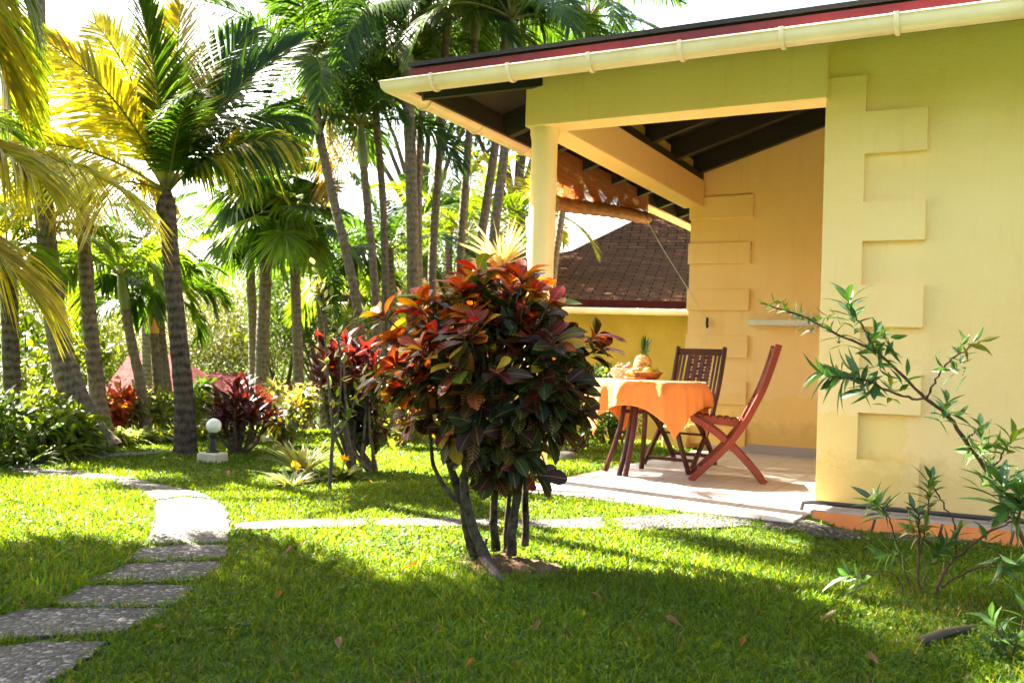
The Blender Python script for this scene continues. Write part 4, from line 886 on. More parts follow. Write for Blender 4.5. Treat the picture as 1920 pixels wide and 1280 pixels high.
def shrub(name, label, p, cs, radii, n, ls, pal, kind='lance', asp=.35, stems=5, group=None, up=.4, cat='shrub', mat='leaf', stemmat='twig', sr=.012):
    o = thing(name, label, cat, p, 0, group); org = base(o); mb = MB()
    for k in range(stems):
        c = np.array(cs[k % len(cs)]); b = np.array(p)+np.array([random.uniform(-.05, .05), random.uniform(-.05, .05), -.03]); mid = (b+c)/2+np.array([(c-b)[0]*.2, (c-b)[1]*.2, -.05]); mb.tube([b, mid, c], [sr, sr*.8, sr*.4], 7)
    mb.build('stem', M[stemmat], o, org); mb = MB(); foliage(mb, cs, radii, n, ls, pal, up, kind, asp); mb.build('foliage', M[mat], o, org, kind != 'dia'); return o
def gpt(px, py, z=None):
    # ground point under a photo pixel on the sloping lawn
    d = ray(px, py); t = 3.
    for _ in range(400):
        q = EYEP+d*t
        if q[2] <= float(gz(q[0], q[1])): break
        t += .05
    q[2] = float(gz(q[0], q[1])); return q
def blob(p, r, h, n, z0=.15): 
    out = []
    for k in range(n):
        a = random.uniform(0, 6.28); q = r*math.sqrt(random.random()); out.append(p+np.array([q*math.cos(a), q*math.sin(a), z0+(h-z0)*random.random()*(1-.35*q/r)]))
    return out
# left shrub border
LFT = [(50, 846, .5, .30, LIME, 'bright green leafy shrub between the two left trunks'), (-25, 868, .55, .45, GREEN, 'dark fern like shrub at the left edge by the path'), (100, 852, .30, .26, LIME, 'lush lime shrub at the foot of the leaning palm'), (95, 806, 1.35, .55, LIME, 'tall yellow green shrub with a red bloom behind the leaning palm'),
       (55, 800, 1.9, .8, GREEN, 'tall green shrub behind the dark left trunk'), (125, 796, .75, .35, GREEN, 'green shrub low between the leaning and the upright palm')]
for k, (px, py, h, r, pal, lb) in enumerate(LFT):
    p = gpt(px, py); o = shrub('garden_shrub', lb, p, blob(p, r*.9, h*.9, 16), np.array([.20, .20, .16]), 1100, .115, pal, 'lance', .38, 8, 'shrubs along the left border')
    if k == 3:
        c = at_d(113, 664, (p-EYEP).dot(F0)-.4); mb = MB(); N = 12; a = np.linspace(0, 6.28, N); leaves(mb, np.broadcast_to(c, (N, 3)), np.stack([np.cos(a), np.sin(a), .3+0*a], 1), (0, 0, 1), .10, .045, pick([(.62, .03, .02)], N), 'lance'); mb.build('red_bloom', M['leaf'], o, base(o))
# strap leaved clumps
def clump(label, p, n, L, W, pal, cat='plant', name='strap_leaved_plant', group=None, up=(.5, 1.4), grav=.5, flower=None):
    o = thing(name, label, cat, p, 0, group); mb = MB(); a = rng.uniform(0, 6.28, n)
    d = np.stack([np.cos(a), np.sin(a), rng.uniform(*up, n)], 1); leaves(mb, np.stack([.02*np.cos(a), .02*np.sin(a), np.zeros(n)-.01], 1), d, np.stack([-np.cos(a), -np.sin(a), np.ones(n)], 1), L*rng.uniform(.6, 1.15, n), W, pick(pal, n), 'strip', grav=grav, fold=.3)
    mb.build('leaves', M['leaf'], o)
    if flower is not None:
        mb = MB(); K = 40; K = 16; leaves(mb, np.broadcast_to(np.array([.03, 0, L*.55]), (K, 3)), sph(K)+np.array([0, 0, .5]), sph(K), .045, .024, pick([flower], K), 'dia'); mb.tube([(.0, 0, 0), (.02, 0, L*.3), (.03, 0, L*.56)], .004, 6, col=(.1, .15, .03)); mb.build('flower', M['leaf'], o)
    return o
BRI = [(.20, .25, .02), (.26, .30, .03), (.16, .22, .02)]
PALE = [(.30, .32, .14), (.22, .27, .09), (.36, .36, .18)]
for px, py, n, L, pal, lb in ((105, 862, 90, .46, BRI, 'drooping lime ferns in front of the leaning palm'), (150, 850, 90, .42, BRI, 'yellow green ferns right of the leaning palm base'), (50, 872, 40, .36, GREEN, 'green fern tuft beside the path bend'), (222, 832, 110, .46, BRI, 'sunlit fern tuft left of the slender palm'), (258, 830, 110, .46, BRI, 'sunlit fern tuft at the foot of the slender palm'),
                           (308, 826, 80, .42, BRI, 'fern tuft just left of the dark coconut trunk'), (380, 822, 80, .60, BRI, 'upright strappy lily clump right of the dark coconut trunk'), (360, 815, 50, .55, GREEN, 'taller strappy clump behind the dark coconut trunk'), (490, 830, 30, .28, PALE, 'pale spider plant beside the red cordyline')):
    clump(lb, gpt(px, py), n, L, .03, pal, group='strappy plants along the lawn edge')
clump('pale bromeliad clump with a yellow flower left of the thin bare stem', gpt(545, 912), 90, .26, .026, PALE, 'bromeliad', 'bromeliad', 'pale bromeliads at the thin stem', (.3, 1.2), .3, (.75, .50, .03))
clump('taller grey green bromeliad clump behind the flowering one', gpt(566, 888), 90, .46, .028, PALE, 'bromeliad', 'bromeliad', 'pale bromeliads at the thin stem', (.6, 2.0), .3)
clump('bromeliad clump with a yellow flower right of the thin bare stem', gpt(638, 905), 90, .30, .028, PALE+LIME, 'bromeliad', 'bromeliad', 'pale bromeliads at the thin stem', (.4, 1.5), .3, (.80, .55, .02))
clump('small bromeliad clump nearest the cordyline stems', gpt(668, 905), 44, .16, .02, PALE+GREEN, 'bromeliad', 'bromeliad', 'pale bromeliads at the thin stem', (.3, 1.2), .4)
clump('low bromeliad between the thin stem and the flowering clump', gpt(598, 905), 80, .28, .026, PALE+GREEN, 'bromeliad', 'bromeliad', 'pale bromeliads at the thin stem', (.3, 1.4), .4)
REDC = [(.036, .006, .010), (.060, .008, .011), (.022, .005, .008), (.10, .012, .013)]
# red cordyline bush by the lamp
def cordyline(label, p, tips, L, W, pal, nper, low=0, group=None):
    o = thing('red_cordyline', label, 'shrub', p, 0, group); org = base(o); mb = MB(); lm = MB()
    for t in tips:
        t = np.array(t); b = p+np.array([random.uniform(-.04, .04), random.uniform(-.04, .04), -.03]); m_ = b*.5+t*.5+np.array([(t-b)[0]*.18, (t-b)[1]*.18, -.04]); mb.tube([b, m_, t], [.016, .013, .009], 7)
        ax = unit((t-m_)[None])[0]; a = rng.uniform(0, 6.28, nper); s = rng.random(nper); e = unit(np.cross(ax, [0.3, .2, 1.])[None])[0]; g = np.cross(ax, e)
        d = (e[None]*np.cos(a)[:, None]+g[None]*np.sin(a)[:, None])+ax[None]*(.2+1.3*s)[:, None]+np.array([0, 0, .35])
        leaves(lm, t[None]-ax[None]*(.22*(1-s))[:, None], d, ax[None]+d*.1, L*rng.uniform(.65, 1.1, nper), W, pick(pal, nper, .3), 'lance', curl=.25, fold=.35, grav=.12)
    mb.build('stem', M['stem'], o, org); lm.build('foliage', M['leaf'], o, org); return o
p = gpt(450, 852); D = p.dot(F0)
cordyline('dark red cordyline bush on the lawn right of the globe lamp', p, [at_d(450+x, y, D+dd) for x, y, dd in ((-48, 770, .1), (-38, 742, -.1), (-20, 762, .2), (-8, 728, 0), (8, 752, -.2), (14, 724, .15), (30, 742, 0), (42, 768, .1), (48, 785, -.1), (-2, 772, .3), (22, 778, -.25), (-28, 786, -.2), (-10, 748, -.3), (34, 758, .3), (0, 790, 0))], .26, .034, REDC, 22)
p = gpt(668, 885); D = p.dot(F0)
cordyline('dense dark red cordyline tree left of the big croton', p, [at_d(x, y, D+dd) for x, y, dd in ((612, 655, .1), (632, 645, -.1), (650, 640, .2), (668, 655, 0), (688, 650, .15), (600, 682, -.1), (622, 690, .2), (645, 680, -.25), (668, 690, .2), (690, 688, -.1), (705, 672, .1))], .24, .045, [(.075, .007, .011), (.13, .010, .013), (.045, .007, .010)], 18)
shrub('leafy_shrub', 'dark green and maroon leafy shrub under the dense red cordyline', p+np.array([.1, .1, 0]), [at_d(x, y, D+dd) for x, y, dd in ((640, 720, 0), (665, 740, .15), (690, 720, -.1), (655, 780, .1), (700, 770, 0), (678, 800, .1), (640, 760, -.1), (705, 810, .1))], np.array([.13, .13, .12]), 950, .10, [(.045, .06, .015), (.03, .05, .015), (.07, .02, .02), (.16, .20, .03)], 'lance', .42, 9, sr=.014, stemmat='stem')
# other border plants
for px, py, h, r, pal, lb, n, ls in ((537, 838, .50, .15, [(.26, .20, .02), (.10, .12, .02), (.04, .08, .015), (.32, .21, .02)], 'yellow and green croton bush on the lawn before the pale shrub', 260, .11), (540, 812, .66, .32, [(.20, .20, .07), (.25, .22, .10), (.12, .15, .04)], 'pale cream variegated shrub behind the yellow croton', 900, .10),
        (217, 815, .42, .16, [(.42, .06, .015), (.34, .12, .02), (.22, .03, .015)], 'orange red croton by the upright grey palm', 360, .13), (258, 812, .44, .22, [(.17, .19, .05), (.12, .15, .03)], 'pale yellow shrub behind the slender palm stem', 600, .10), (374, 800, .62, .16, GREEN, 'dark green bush on a stem right of the dark coconut trunk', 500, .14),
        (590, 800, .62, .3, [(.17, .17, .06), (.10, .14, .03), (.2, .1, .03)], 'pale mixed shrub beyond the second lamp', 700, .11), (735, 838, .85, .35, [(.05, .08, .015), (.10, .12, .02), (.28, .14, .02)], 'olive green shrub behind the croton stems', 650, .11), (425, 808, .36, .25, LIME, 'lime green shrub behind the globe lamp', 500, .1), (330, 806, .36, .25, LIME, 'yellow green bush behind the coconut trunk', 500, .1)):
    p = gpt(px, py); shrub('border_shrub', lb, p, blob(p, r, h, 12, .2), np.array([.13, .13, .12]), n, ls, pal, 'lance', .4, 8, 'shrubs along the lawn edge')
for px, py, h, r, pal, lb, n in ((1092, 838, .95, .3, GREEN, 'green leafy shrub against the neighbouring yellow wall', 420), (1135, 832, 1.0, .28, MIDG, 'small leaved shrub left of the table by the far yellow wall', 500), (1165, 835, .45, .22, GREEN, 'low green plant seen under the tablecloth', 160), (1060, 850, .5, .25, GREEN, 'broad leaved plant beside the round stone', 160)):
    p = gpt(px, py); shrub('wall_plant', lb, p, blob(p, r, h, 9, .12), np.array([.13, .13, .12]), n, .11, pal, 'lance', .38, 8, 'plants beyond the terrace')
p = gpt(1062, 862); mb = MB(); mb.lathe([(.02, 0), (.08, .01), (.10, .04), (.085, .075), (.05, .095), (.01, .10)], 14, p-np.array([0, 0, .02]), a0=.3); tag(mb.build('garden_stone', M['grey_stone']), 'round greyish stone on the grass beyond the terrace', 'stone')
p = gpt(1085, 890); clump('small red flower on the grass at the terrace edge', p, 14, .08, .03, [(.55, .03, .02)], 'flower', 'red_flower')
# pale dracaena behind the column
p = gpt(935, 880); p = at_d(945, 700, 7.6); p[2] = 0
o = thing('dracaena', 'pale spiky dracaena rosette showing above the croton beside the column', 'plant', p); c = at_d(942, 498, 7.6)-p
mb = MB(); mb.tube([(0, 0, -.05), (.03, .02, c[2]*.5), c], [.03, .026, .022], 9); mb.build('stem', M['stem'], o)
mb = MB(); N = 70; a = rng.uniform(0, 6.28, N); d = np.stack([np.cos(a), np.sin(a), rng.uniform(.3, 2.6, N)], 1); leaves(mb, np.broadcast_to(c, (N, 3)), d, sph(N), rng.uniform(.25, .5, N), .022, pick([(.5, .40, .30), (.42, .36, .24), (.35, .33, .2), (.5, .3, .2)], N), 'strip', grav=.15); mb.build('leaves', M['leaf'], o)
# thin bare stemmed sapling
p = gpt(617, 925); D = p.dot(F0); o = thing('thin_sapling', 'thin sparse sapling with bare forked stems in front of the red cordyline', 'sapling', p); mb = MB(); lm = MB()
for pl in ([(617, 930), (622, 850), (624, 800), (618, 740), (610, 640), (606, 540)], [(622, 850), (632, 790), (640, 700), (632, 620), (620, 560)], [(624, 830), (650, 790), (672, 730), (682, 700)], [(632, 640), (655, 600), (690, 590)], [(606, 600), (596, 540), (590, 500)]):
    P = smoothpts(np.array([at_d(x, y, D) for x, y in pl]), 12); mb.tube(P, np.linspace(.014 if pl[0][1] > 900 else .008, .004, 12), 7); e = P[4:]
    K = 26; i = rng.integers(0, len(e), K); leaves(lm, e[i]+rng.normal(0, .015, (K, 3)), sph(K)+np.array([0, 0, .3]), (0, 0, 1), .08, .035, pick(LIME+PALE, K), 'lance')
mb.build('stem', M['stem'], o, base(o)); lm.build('foliage', M['leaf'], o, base(o))

# ------------------------------------------------------------------ the big croton
p = at_z(925, 1052, 0); D = p.dot(F0); o = thing('croton_bush', 'large croton bush with red, orange and dark leaves on several lichened stems', 'shrub', p); org = base(o)
STM = [([(896, 1050), (878, 1010), (866, 950), (848, 880), (834, 800), (845, 700)], .021, -.04), ([(858, 940), (830, 905), (812, 860), (806, 800), (800, 700)], .010, -.08), ([(912, 1048), (890, 990), (876, 925), (884, 840), (895, 720)], .022, -.1), ([(930, 1032), (925, 970), (935, 890), (945, 780)], .019, .04), ([(958, 1042), (962, 970), (972, 880), (985, 760)], .022, -.06), ([(982, 1024), (986, 940), (992, 860), (1010, 740)], .017, .10), ([(990, 900), (1030, 800), (1070, 740), (1090, 690)], .010, .05), ([(948, 1036), (950, 960), (955, 880)], .014, .08)]
for pl, r, dd in STM:
    mb = MB(); P = smoothpts(np.array([at_d(x, y, D+dd*(1-.0)) for x, y in pl]), 16); P += np.cumsum(rng.normal(0, .0025, P.shape), 0); mb.tube(P, np.linspace(r*1.15, r*.6, 16)*(1+.06*np.sin(np.arange(16)*1.9)), 10); mb.build('stem', M['lichen'], o, org)
mb = MB(); P = smoothpts(np.array([at_z(905, 1045, .03), at_z(925, 1070, .03), at_z(945, 1090, .015), at_z(968, 1098, 0.0)]), 10); mb.tube(P, np.linspace(.022, .010, 10), 9); mb.build('root', M['stem'], o, org)
mb = MB(); q = at_z(910, 1032, 0); mb.tube([q-np.array([0, 0, .02]), q+np.array([0, 0, .035]), q+np.array([.003, 0, .06])], [.010, .009, .008], 8); mb.build('cut_stub', M['twig'], o, org)
HOT = [(.32, .030, .008), (.34, .075, .009), (.25, .016, .010), (.40, .12, .010), (.18, .012, .010), (.42, .22, .012)]; MID_ = [(.13, .016, .012), (.22, .045, .012), (.085, .012, .018), (.06, .05, .010), (.40, .26, .018), (.17, .028, .014), (.05, .022, .014), (.30, .09, .014)]; OLD_SHADED = [(.020, .026, .008), (.034, .013, .012), (.015, .022, .008), (.045, .020, .012), (.030, .045, .010)]
lm = MB(); tw = MB(); cc = at_d(922, 690, D)
tips = []
for k in range(112):
    s = sph(1)[0]; s[2] = s[2] if s[2] > -.55 else -s[2]*.6
    tp_ = 1+.62*min(0, s[2]); q = cc+np.array([0, 0, -.02])+(R0*s[0]*.445*tp_+F0*s[1]*.42*tp_+U0*s[2]*.42)*(random.uniform(.78, 1.14) if k % 3 else .68); tips.append((q, s))
for px, py, dd in ((1115, 630, -.1), (1120, 655, 0), (1095, 770, -.15), (1010, 890, -.12), (985, 850, -.2), (930, 830, -.2), (900, 860, -.1), (880, 835, -.15), (925, 885, -.1), (962, 850, -.22), (1002, 838, -.05), (1042, 800, -.15), (800, 770, 0), (840, 800, -.2), (1060, 720, -.2), (960, 800, -.25), (890, 790, -.28), (760, 780, -.1), (705, 700, -.1), (715, 590, 0), (960, 540, -.1), (1000, 530, .05), (880, 520, -.05), (800, 560, -.1)):
    q = at_d(px, py, D+dd); tips.append((q, unit((q-cc)[None])[0]))
for q, s in tips:
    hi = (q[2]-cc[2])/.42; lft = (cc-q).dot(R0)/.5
    sc = hi*.8+lft*.45+random.uniform(-.35, .35)  # leaf age plus lit top-left and shaded lower-right, put into the palette choice
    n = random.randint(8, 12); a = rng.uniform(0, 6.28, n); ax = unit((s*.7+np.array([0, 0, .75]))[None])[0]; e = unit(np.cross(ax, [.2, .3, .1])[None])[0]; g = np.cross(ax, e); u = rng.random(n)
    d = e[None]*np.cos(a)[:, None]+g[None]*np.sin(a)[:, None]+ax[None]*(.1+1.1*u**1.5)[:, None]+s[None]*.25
    pal = HOT if sc > .30 else (MID_ if sc > -.20 else OLD_SHADED); c = pick(pal, n, .3)
    od = (u < .55) & (rng.random(n) < .75); c[od] = pick(OLD_SHADED+MID_[:1], od.sum(), .3)
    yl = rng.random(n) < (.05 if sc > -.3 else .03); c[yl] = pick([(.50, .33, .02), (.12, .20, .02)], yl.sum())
    if hi < -.3: d[:, 2] -= .8*rng.random(n)
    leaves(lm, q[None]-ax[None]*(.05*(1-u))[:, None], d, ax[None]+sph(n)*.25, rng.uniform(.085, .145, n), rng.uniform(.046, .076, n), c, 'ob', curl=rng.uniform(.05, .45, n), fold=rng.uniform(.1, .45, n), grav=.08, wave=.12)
    tw.tube([cc+(q-cc)*.35+np.array([0, 0, -.15]), cc+(q-cc)*.75-np.array([0, 0, .04]), q], [.007, .005, .004], 6)
n = 300; s = sph(n); q = cc+np.array([0, 0, -.05])+(R0*s[:, :1]*.36+F0*s[:, 1:2]*.30+U0*s[:, 2:]*.33)*(1+.4*np.minimum(0, s[:, 2:])); leaves(lm, q, s+sph(n)*.7+np.array([0, 0, -.2]), sph(n)+np.array([0, 0, 1]), rng.uniform(.10, .16, n), .065, pick(OLD_SHADED, n, .3), 'ob', curl=.25, fold=.25)
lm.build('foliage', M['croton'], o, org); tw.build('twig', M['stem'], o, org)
# bare soil round the stems
mb = MB(); K = 40; V = [(MOUND[0]+.06, MOUND[1]-.02, .035)]; rings = 9
for r in range(1, rings+1):
    for k in range(K):
        a = k*2*math.pi/K; q = r/rings*(1+.12*math.sin(3*a+1)+.07*math.sin(7*a)); V.append((MOUND[0]+.06+.30*q*math.cos(a), MOUND[1]-.02+.24*q*math.sin(a), .036*(1-(r/rings)**2)-.006+rng.normal(0, .006)))
f = [(0, 1+k, 1+(k+1) % K) for k in range(K)]+[(1+r*K+k, 1+(r+1)*K+k, 1+(r+1)*K+(k+1) % K, 1+r*K+(k+1) % K) for r in range(rings-1) for k in range(K)]
tag(mb.add(V, f).build('soil_mound', M['soil']), kind='structure')
# fallen leaves
for px, py, L, col, lb in ((548, 1034, .07, (.30, .085, .02), 'curled brown fallen leaf on the sunlit lawn near the path'), (772, 1068, .085, (.27, .075, .02), 'reddish brown fallen leaf left of the croton soil'), (848, 1018, .05, (.32, .09, .02), 'small orange fallen leaf behind the croton stems'), (1065, 1050, .05, (.26, .09, .03), 'small brown fallen leaf right of the croton soil'), (430, 890, .08, (.3, .1, .03), 'brown fallen leaf on the grass near the globe lamp'), (1262, 1168, .07, (.24, .12, .05), 'dry grey brown leaf on the shaded lawn'), (1560, 1165, .09, (.20, .14, .09), 'long dry leaf left of the right hand shrub')):
    q = at_z(px, py, .035); mb = MB(); leaves(mb, np.array([[-L*.5, 0, 0]]), np.array([[1, .3, .15]]), np.array([[0, .3, 1]]), L*.85, L*.42, np.array([col])*.8, 'ob', curl=-.35, fold=.5)
    o = mb.build('fallen_leaf', M['leaf']); o.location = q; o.rotation_euler = (0, 0, random.uniform(0, 6)); tag(o, lb, 'fallen leaf', 'fallen leaves on the lawn')
lfm = MB(); leaves(lfm, np.array([[-.02, 0, 0]]), np.array([[1, .2, .2]]), np.array([[0, .2, 1]]), .042, .022, np.array([(.20, .10, .045)]), 'ob', curl=-.4, fold=.6); o = lfm.build('fallen_leaf', M['leaf'])
for k, (px, py) in enumerate(((300, 1180), (520, 1120), (640, 1210), (880, 1250), (1010, 1180), (1120, 1120), (1390, 1210), (1460, 1110), (1640, 1240), (200, 960), (650, 940), (1180, 1035))):
    if k: o2 = o.copy(); COL.objects.link(o2)
    else: o2 = o
    o2.location = at_z(px, py, .04); o2.rotation_euler = (random.uniform(-.4, .4), random.uniform(-.4, .4), random.uniform(0, 6)); tag(o2, 'tiny dry brown leaf scattered in the grass blades', 'fallen leaf', 'tiny dry leaves in the grass')
# ------------------------------------------------------------------ frangipani like shrub at the right
def lanceshrub(label, p, lines, clusters, name='flowering_shrub'):
    o = thing(name, label, 'shrub', p); org = base(o); mb = MB(); lm = MB()
    for pl, r0, r1 in lines:
        P = smoothpts(np.array([at_d(*q) for q in pl]), 22); P[1:-1] += rng.normal(0, .0025, (20, 3)); mb.tube(P, .66*np.linspace(r0, r1, 22)*(1+.14*np.sin(np.arange(22)*2.3)), 8)
    mb.build('stem', M['twig'], o, org)
    for (x, y, dd), L, n, (ix, iy), pal in clusters:
        c = at_d(x, y, dd); ax = unit((CR*ix-CU*iy+F0*random.uniform(-.3, .3))[None])[0]; e = unit(np.cross(ax, [.2, .3, .15])[None])[0]; g = np.cross(ax, e); a = np.arange(n)*2.4+rng.uniform(0, .5, n); u = np.linspace(0, 1, n)
        d = e[None]*np.cos(a)[:, None]+g[None]*np.sin(a)[:, None]+ax[None]*(.25+1.1*u)[:, None]
        leaves(lm, c[None]-ax[None]*(.075*(1-u))[:, None], d, ax[None]*1.2+sph(n)*.15, L*rng.uniform(.7, 1.1, n), L*.24, pick(pal, n, .2), 'lance', curl=rng.uniform(.05, .35, n), fold=.35, grav=.05)
    lm.build('foliage', M['shrubleaf'], o, org)
SG = [(.050, .115, .030), (.065, .14, .035), (.045, .10, .035)]; SY = [(.10, .17, .03), (.14, .19, .03), (.22, .2, .03)]
Dm = 3.25
p = at_z(1990, 1190, 0)
main = [([(1990, 1190, 3.2), (1950, 1080, 3.2), (1905, 990, 3.2), (1858, 895, Dm), (1808, 820, Dm), (1770, 775, Dm), (1736, 748, Dm)], .014, .0085), ([(1736, 748, Dm), (1700, 710, Dm), (1655, 668, Dm), (1600, 640, Dm), (1560, 622, Dm), (1530, 605, 3.3), (1470, 580, 3.3), (1425, 568, 3.3)], .0085, .0035), ([(1736, 748, Dm), (1690, 742, Dm), (1650, 725, 3.2), (1620, 712, 3.2), (1560, 706, 3.15)], .007, .004),
        ([(1738, 746, Dm), (1755, 710, 3.2), (1785, 672, 3.2), (1838, 640, 3.2)], .007, .0035), ([(1640, 655, Dm), (1622, 620, 3.2), (1600, 585, 3.2), (1590, 570, 3.2)], .0055, .0035), ([(1855, 890, Dm), (1880, 850, 3.2), (1900, 815, 3.2)], .006, .003), ([(1950, 1080, 3.2), (1920, 960, 3.05), (1900, 930, 3.0)], .009, .006), ([(1770, 775, Dm), (1775, 750, 3.2)], .005, .003), ([(1810, 825, Dm), (1840, 800, 3.2)], .005, .003)]
cl_ = [((1440, 570, 3.3), .055, 8, (-1, .1), SY), ((1470, 575, 3.3), .06, 9, (-.9, -.4), SY), ((1500, 590, 3.3), .06, 9, (-.6, -.6), SG), ((1530, 600, 3.3), .065, 10, (-.6, .2), SY), ((1556, 612, 3.25), .06, 9, (-.4, -.8), SG), ((1592, 560, 3.2), .10, 15, (-.1, -1), SG), ((1604, 590, 3.2), .075, 9, (.1, -1), SG), ((1640, 625, Dm), .09, 12, (.3, -.8), SG), ((1645, 655, Dm), .085, 12, (-.4, .3), SG), ((1665, 660, Dm), .075, 9, (.6, -.6), SG),
       ((1540, 700, 3.15), .12, 14, (-1, -.1), SG), ((1575, 706, 3.2), .12, 13, (-.8, .2), SG), ((1612, 708, 3.2), .10, 12, (-.4, -.5), SG), ((1640, 722, 3.2), .10, 10, (-.2, .8), SG), ((1672, 722, Dm), .075, 8, (.3, -.9), SY), ((1700, 705, Dm), .07, 7, (.5, -.8), SG), ((1836, 640, 3.2), .07, 9, (1, -.2), SY), ((1800, 655, 3.2), .065, 8, (-.2, -1), SG), ((1770, 690, 3.2), .07, 8, (-.8, -.3), SG), ((1795, 680, 3.2), .06, 6, (.8, .4), SG),
       ((1775, 752, 3.2), .085, 12, (.1, -1), SG), ((1795, 775, Dm), .075, 9, (.8, -.2), SG), ((1838, 800, 3.2), .085, 12, (-.1, -1), SG), ((1868, 830, 3.2), .085, 10, (.8, -.4), SY), ((1900, 815, 3.2), .085, 12, (.4, -1), SY), ((1825, 845, Dm), .09, 12, (-.9, -.1), SG), ((1858, 880, Dm), .09, 11, (.5, -.8), SG), ((1880, 905, 3.05), .13, 14, (.1, -1), SG), ((1912, 930, 3.0), .14, 15, (-.2, -.9), SG), ((1895, 955, 3.0), .13, 12, (-.7, .3), SG)]
lanceshrub('long branched shrub with whorls of narrow leaves crossing the yellow wall', p, main, cl_)
p = at_z(1735, 1118, 0); D2 = p.dot(F0)
low = [([(1735, 1125, D2), (1722, 1080, D2), (1724, 1000, D2), (1720, 960, D2), (1700, 950, D2-.05)], .009, .005), ([(1755, 1125, D2), (1765, 1080, D2), (1790, 1050, D2), (1850, 1000, D2-.1), (1900, 975, D2-.2)], .011, .006), ([(1715, 1120, D2), (1690, 1050, D2), (1672, 985, D2), (1655, 950, D2)], .006, .004), ([(1700, 1130, D2), (1680, 1080, D2), (1645, 1070, D2-.1), (1590, 1085, D2-.2)], .006, .003), ([(1790, 1050, D2), (1790, 985, D2), (1760, 930, D2), (1745, 905, D2)], .006, .004), ([(1765, 1100, D2), (1830, 1065, D2-.15), (1910, 1060, D2-.3)], .007, .004), ([(1724, 1040, D2), (1740, 960, D2), (1742, 920, D2)], .005, .003)]
cl2 = [((1640, 940, D2), .13, 14, (-.5, -.9), SG), ((1655, 950, D2), .10, 8, (.6, .2), SY), ((1745, 900, D2), .10, 12, (.2, -1), SG), ((1742, 925, D2), .085, 10, (0, -1), SY), ((1715, 955, D2), .09, 12, (-.2, -.9), SG), ((1705, 990, D2), .085, 12, (-.8, -.3), SY), ((1735, 985, D2), .09, 12, (.4, -.8), SY), ((1760, 1030, D2), .10, 14, (.3, -.6), SG), ((1780, 1015, D2), .09, 12, (.7, -.5), SG), ((1655, 1040, D2-.1), .10, 10, (-.9, .2), SG), ((1590, 1078, D2-.2), .11, 10, (-.8, -.3), SG), ((1800, 990, D2), .08, 8, (.4, -1), SY), ((1850, 1000, D2-.1), .09, 9, (.1, -1), SG), ((1905, 1060, D2-.3), .10, 10, (.7, -.3), SG), ((1880, 1070, D2-.3), .08, 8, (.2, .6), SG)]
lanceshrub('low many stemmed shrub with narrow leaves before the terracotta riser', p, low, cl2)
p = at_z(1890, 1240, 0); D3 = p.dot(F0)
lanceshrub('small dark leafy plant at the lower right corner of the lawn', p, [([(1890, 1245, D3), (1880, 1200, D3), (1860, 1160, D3)], .006, .003), ([(1895, 1245, D3), (1915, 1180, D3), (1930, 1120, D3)], .006, .003)], [((1860, 1160, D3), .09, 10, (-.4, -.9), SG), ((1880, 1195, D3), .08, 9, (.4, -.6), SG), ((1925, 1130, D3), .09, 10, (.1, -1), SG), ((1840, 1215, D3), .07, 8, (-.9, 0), SG), ((1905, 1200, D3), .08, 10, (.6, -.2), SG)], 'ground_plant')
p0, p1 = at_z(1725, 1205, .03), at_z(1830, 1175, .03)
mb = MB(); P = smoothpts(np.array([p0, p0*.6+p1*.4+np.array([0, 0, .008]), p1]), 10); mb.tube(P, np.array([.013, .017, .018, .017, .018, .016, .016, .014, .012, .008])*(1+.03*rng.normal(size=10)), 10); tag(mb.build('fallen_branch', M['pipe']), 'short dark piece of fallen branch on the lawn under the right shrub', 'branch')
# ------------------------------------------------------------------ globe lamps
def lamp(label, px, py, s=1.):
    p = gpt(px, py); o = thing('garden_lamp', label, 'lamp', p, R(12), 'globe lamps on the lawn')
    mb = MB(); mb.box((0, 0, .03*s), (.27*s, .24*s, .16*s), bev=.01); mb.build('base_block', M['concrete'], o)
    mb = MB(); mb.lathe([(.075*s, .11*s), (.075*s, .125*s), (.045*s, .135*s), (.040*s, .2*s), (.034*s, .27*s), (.045*s, .285*s), (.048*s, .33*s), (.035*s, .345*s)], 20); mb.build('post', M['metal'], o)
    mb = MB(); r = .088*s; mb.lathe([(r*math.sin(t), .33*s+r-r*math.cos(t)) for t in np.linspace(.38, 3.1, 18)], 28); mb.build('globe', M['globe'], o)
lamp('nearer white globe lamp on a black post and concrete block beside the coconut palm', 398, 866, .70)
lamp('farther white globe lamp beyond the yellow croton bush', 577, 806, .72)
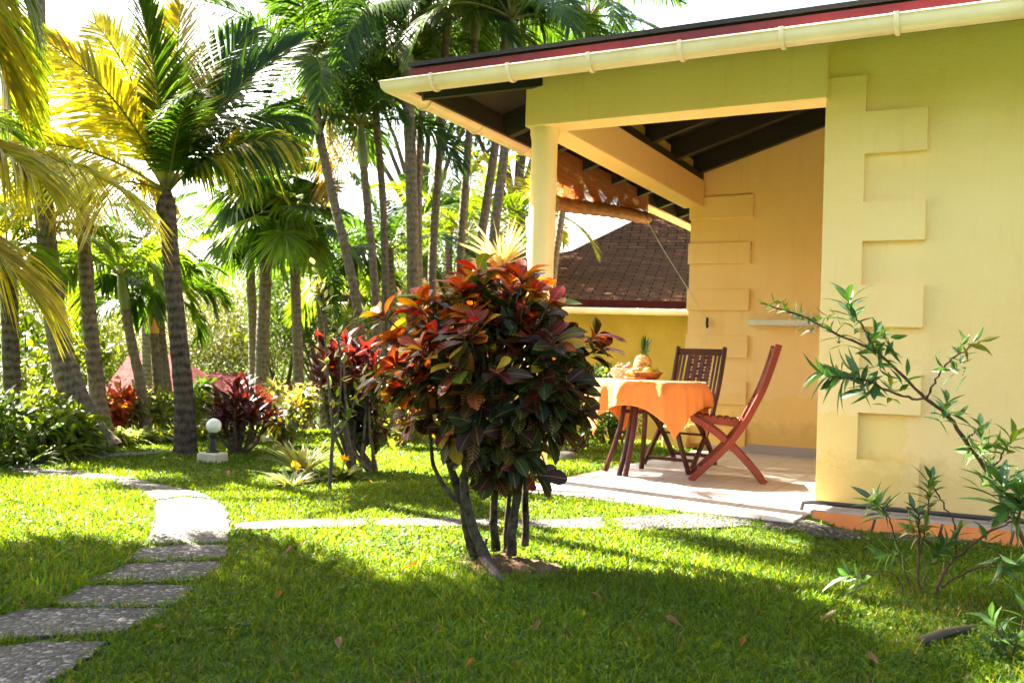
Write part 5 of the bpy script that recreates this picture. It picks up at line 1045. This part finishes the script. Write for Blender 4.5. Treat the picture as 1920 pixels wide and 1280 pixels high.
# ------------------------------------------------------------------ pink roofed buildings beyond the garden
def pavilion(label, D, x0, x1, yr, ye, xr0, xr1, post, wallm, extra=None):
    a = at_d(x0, ye, D); b = at_d(x1, ye, D); r0 = at_d(xr0, yr, D+2.2); r1 = at_d(xr1, yr, D+2.2); back = F0*4.6
    o = thing('pink_roofed_building', label, 'building', (*((a+b)/2)[:2], float(gz(*((a+b)/2)[:2])))); org = base(o)
    b[2] = a[2]; r1[2] = r0[2]
    V = [a, b, b+back, a+back, r0, r1]; mb = MB(); mb.add([V[0], V[1], V[5], V[4]], [(0, 1, 2, 3)], luv=[(0, 0, 0), (6, 0, 0), (5, 2, 0), (1, 2, 0)]); mb.add([V[3], V[0], V[4]], [(0, 1, 2)], luv=[(0, 0, 0), (4, 0, 0), (2, 2, 0)]); mb.add([V[1], V[2], V[5]], [(0, 1, 2)], luv=[(0, 0, 0), (4, 0, 0), (2, 2, 0)]); mb.add([V[2], V[3], V[4], V[5]], [(0, 1, 2, 3)], luv=[(0, 0, 0), (6, 0, 0), (5, 2, 0), (1, 2, 0)]); mb.add([V[0]-U0*.02, V[3]-U0*.02, V[2]-U0*.02, V[1]-U0*.02], [(0, 1, 2, 3)])
    mb.build('roof', M['pink_roof'], o, org, False)
    ins = lambda u, v: a+(b-a)*u+back*v
    mb = MB(); mb.prism([ins(.08, .12)[:2], ins(.92, .12)[:2], ins(.92, .9)[:2], ins(.08, .9)[:2]], a[2]-3.0, a[2]-.03); mb.build('wall', wallm, o, org, False)
    for k in range(post):
        q = ins(.04+.92*k/(post-1), .03); mb = MB(); mb.box((q[0], q[1], a[2]-1.5), (.11, .11, 2.94)); mb.build('post', M['maroon'], o, org, False)
    mb = MB(); mb.bar(a-U0*.09, b-U0*.09, .05, .14); mb.bar(a-U0*.09, a+back-U0*.09, .05, .14); mb.build('fascia_board', M['pink_wall'], o, org, False)
    if extra is not None:
        q = at_d(*extra, D+1.2); mb = MB(); mb.tube([q-U0*1.2, q-U0*.02], .09, 12); mb.tube([q-U0*.02, q+U0*.02, q+U0*.10, q+U0*.13], [.12, .15, .15, .10], 12); mb.build('chimney', M['pale_wall'], o, org)
pavilion('pink roofed pavilion with maroon posts left of the dark coconut trunk', 21, 185, 345, 662, 742, 245, 320, 5, M['pink_wall'])
pavilion('long pale walled building with pink roof and a vent pipe right of the coconut trunk', 24, 352, 545, 697, 735, 392, 470, 4, M['pale_wall'], (474, 704))
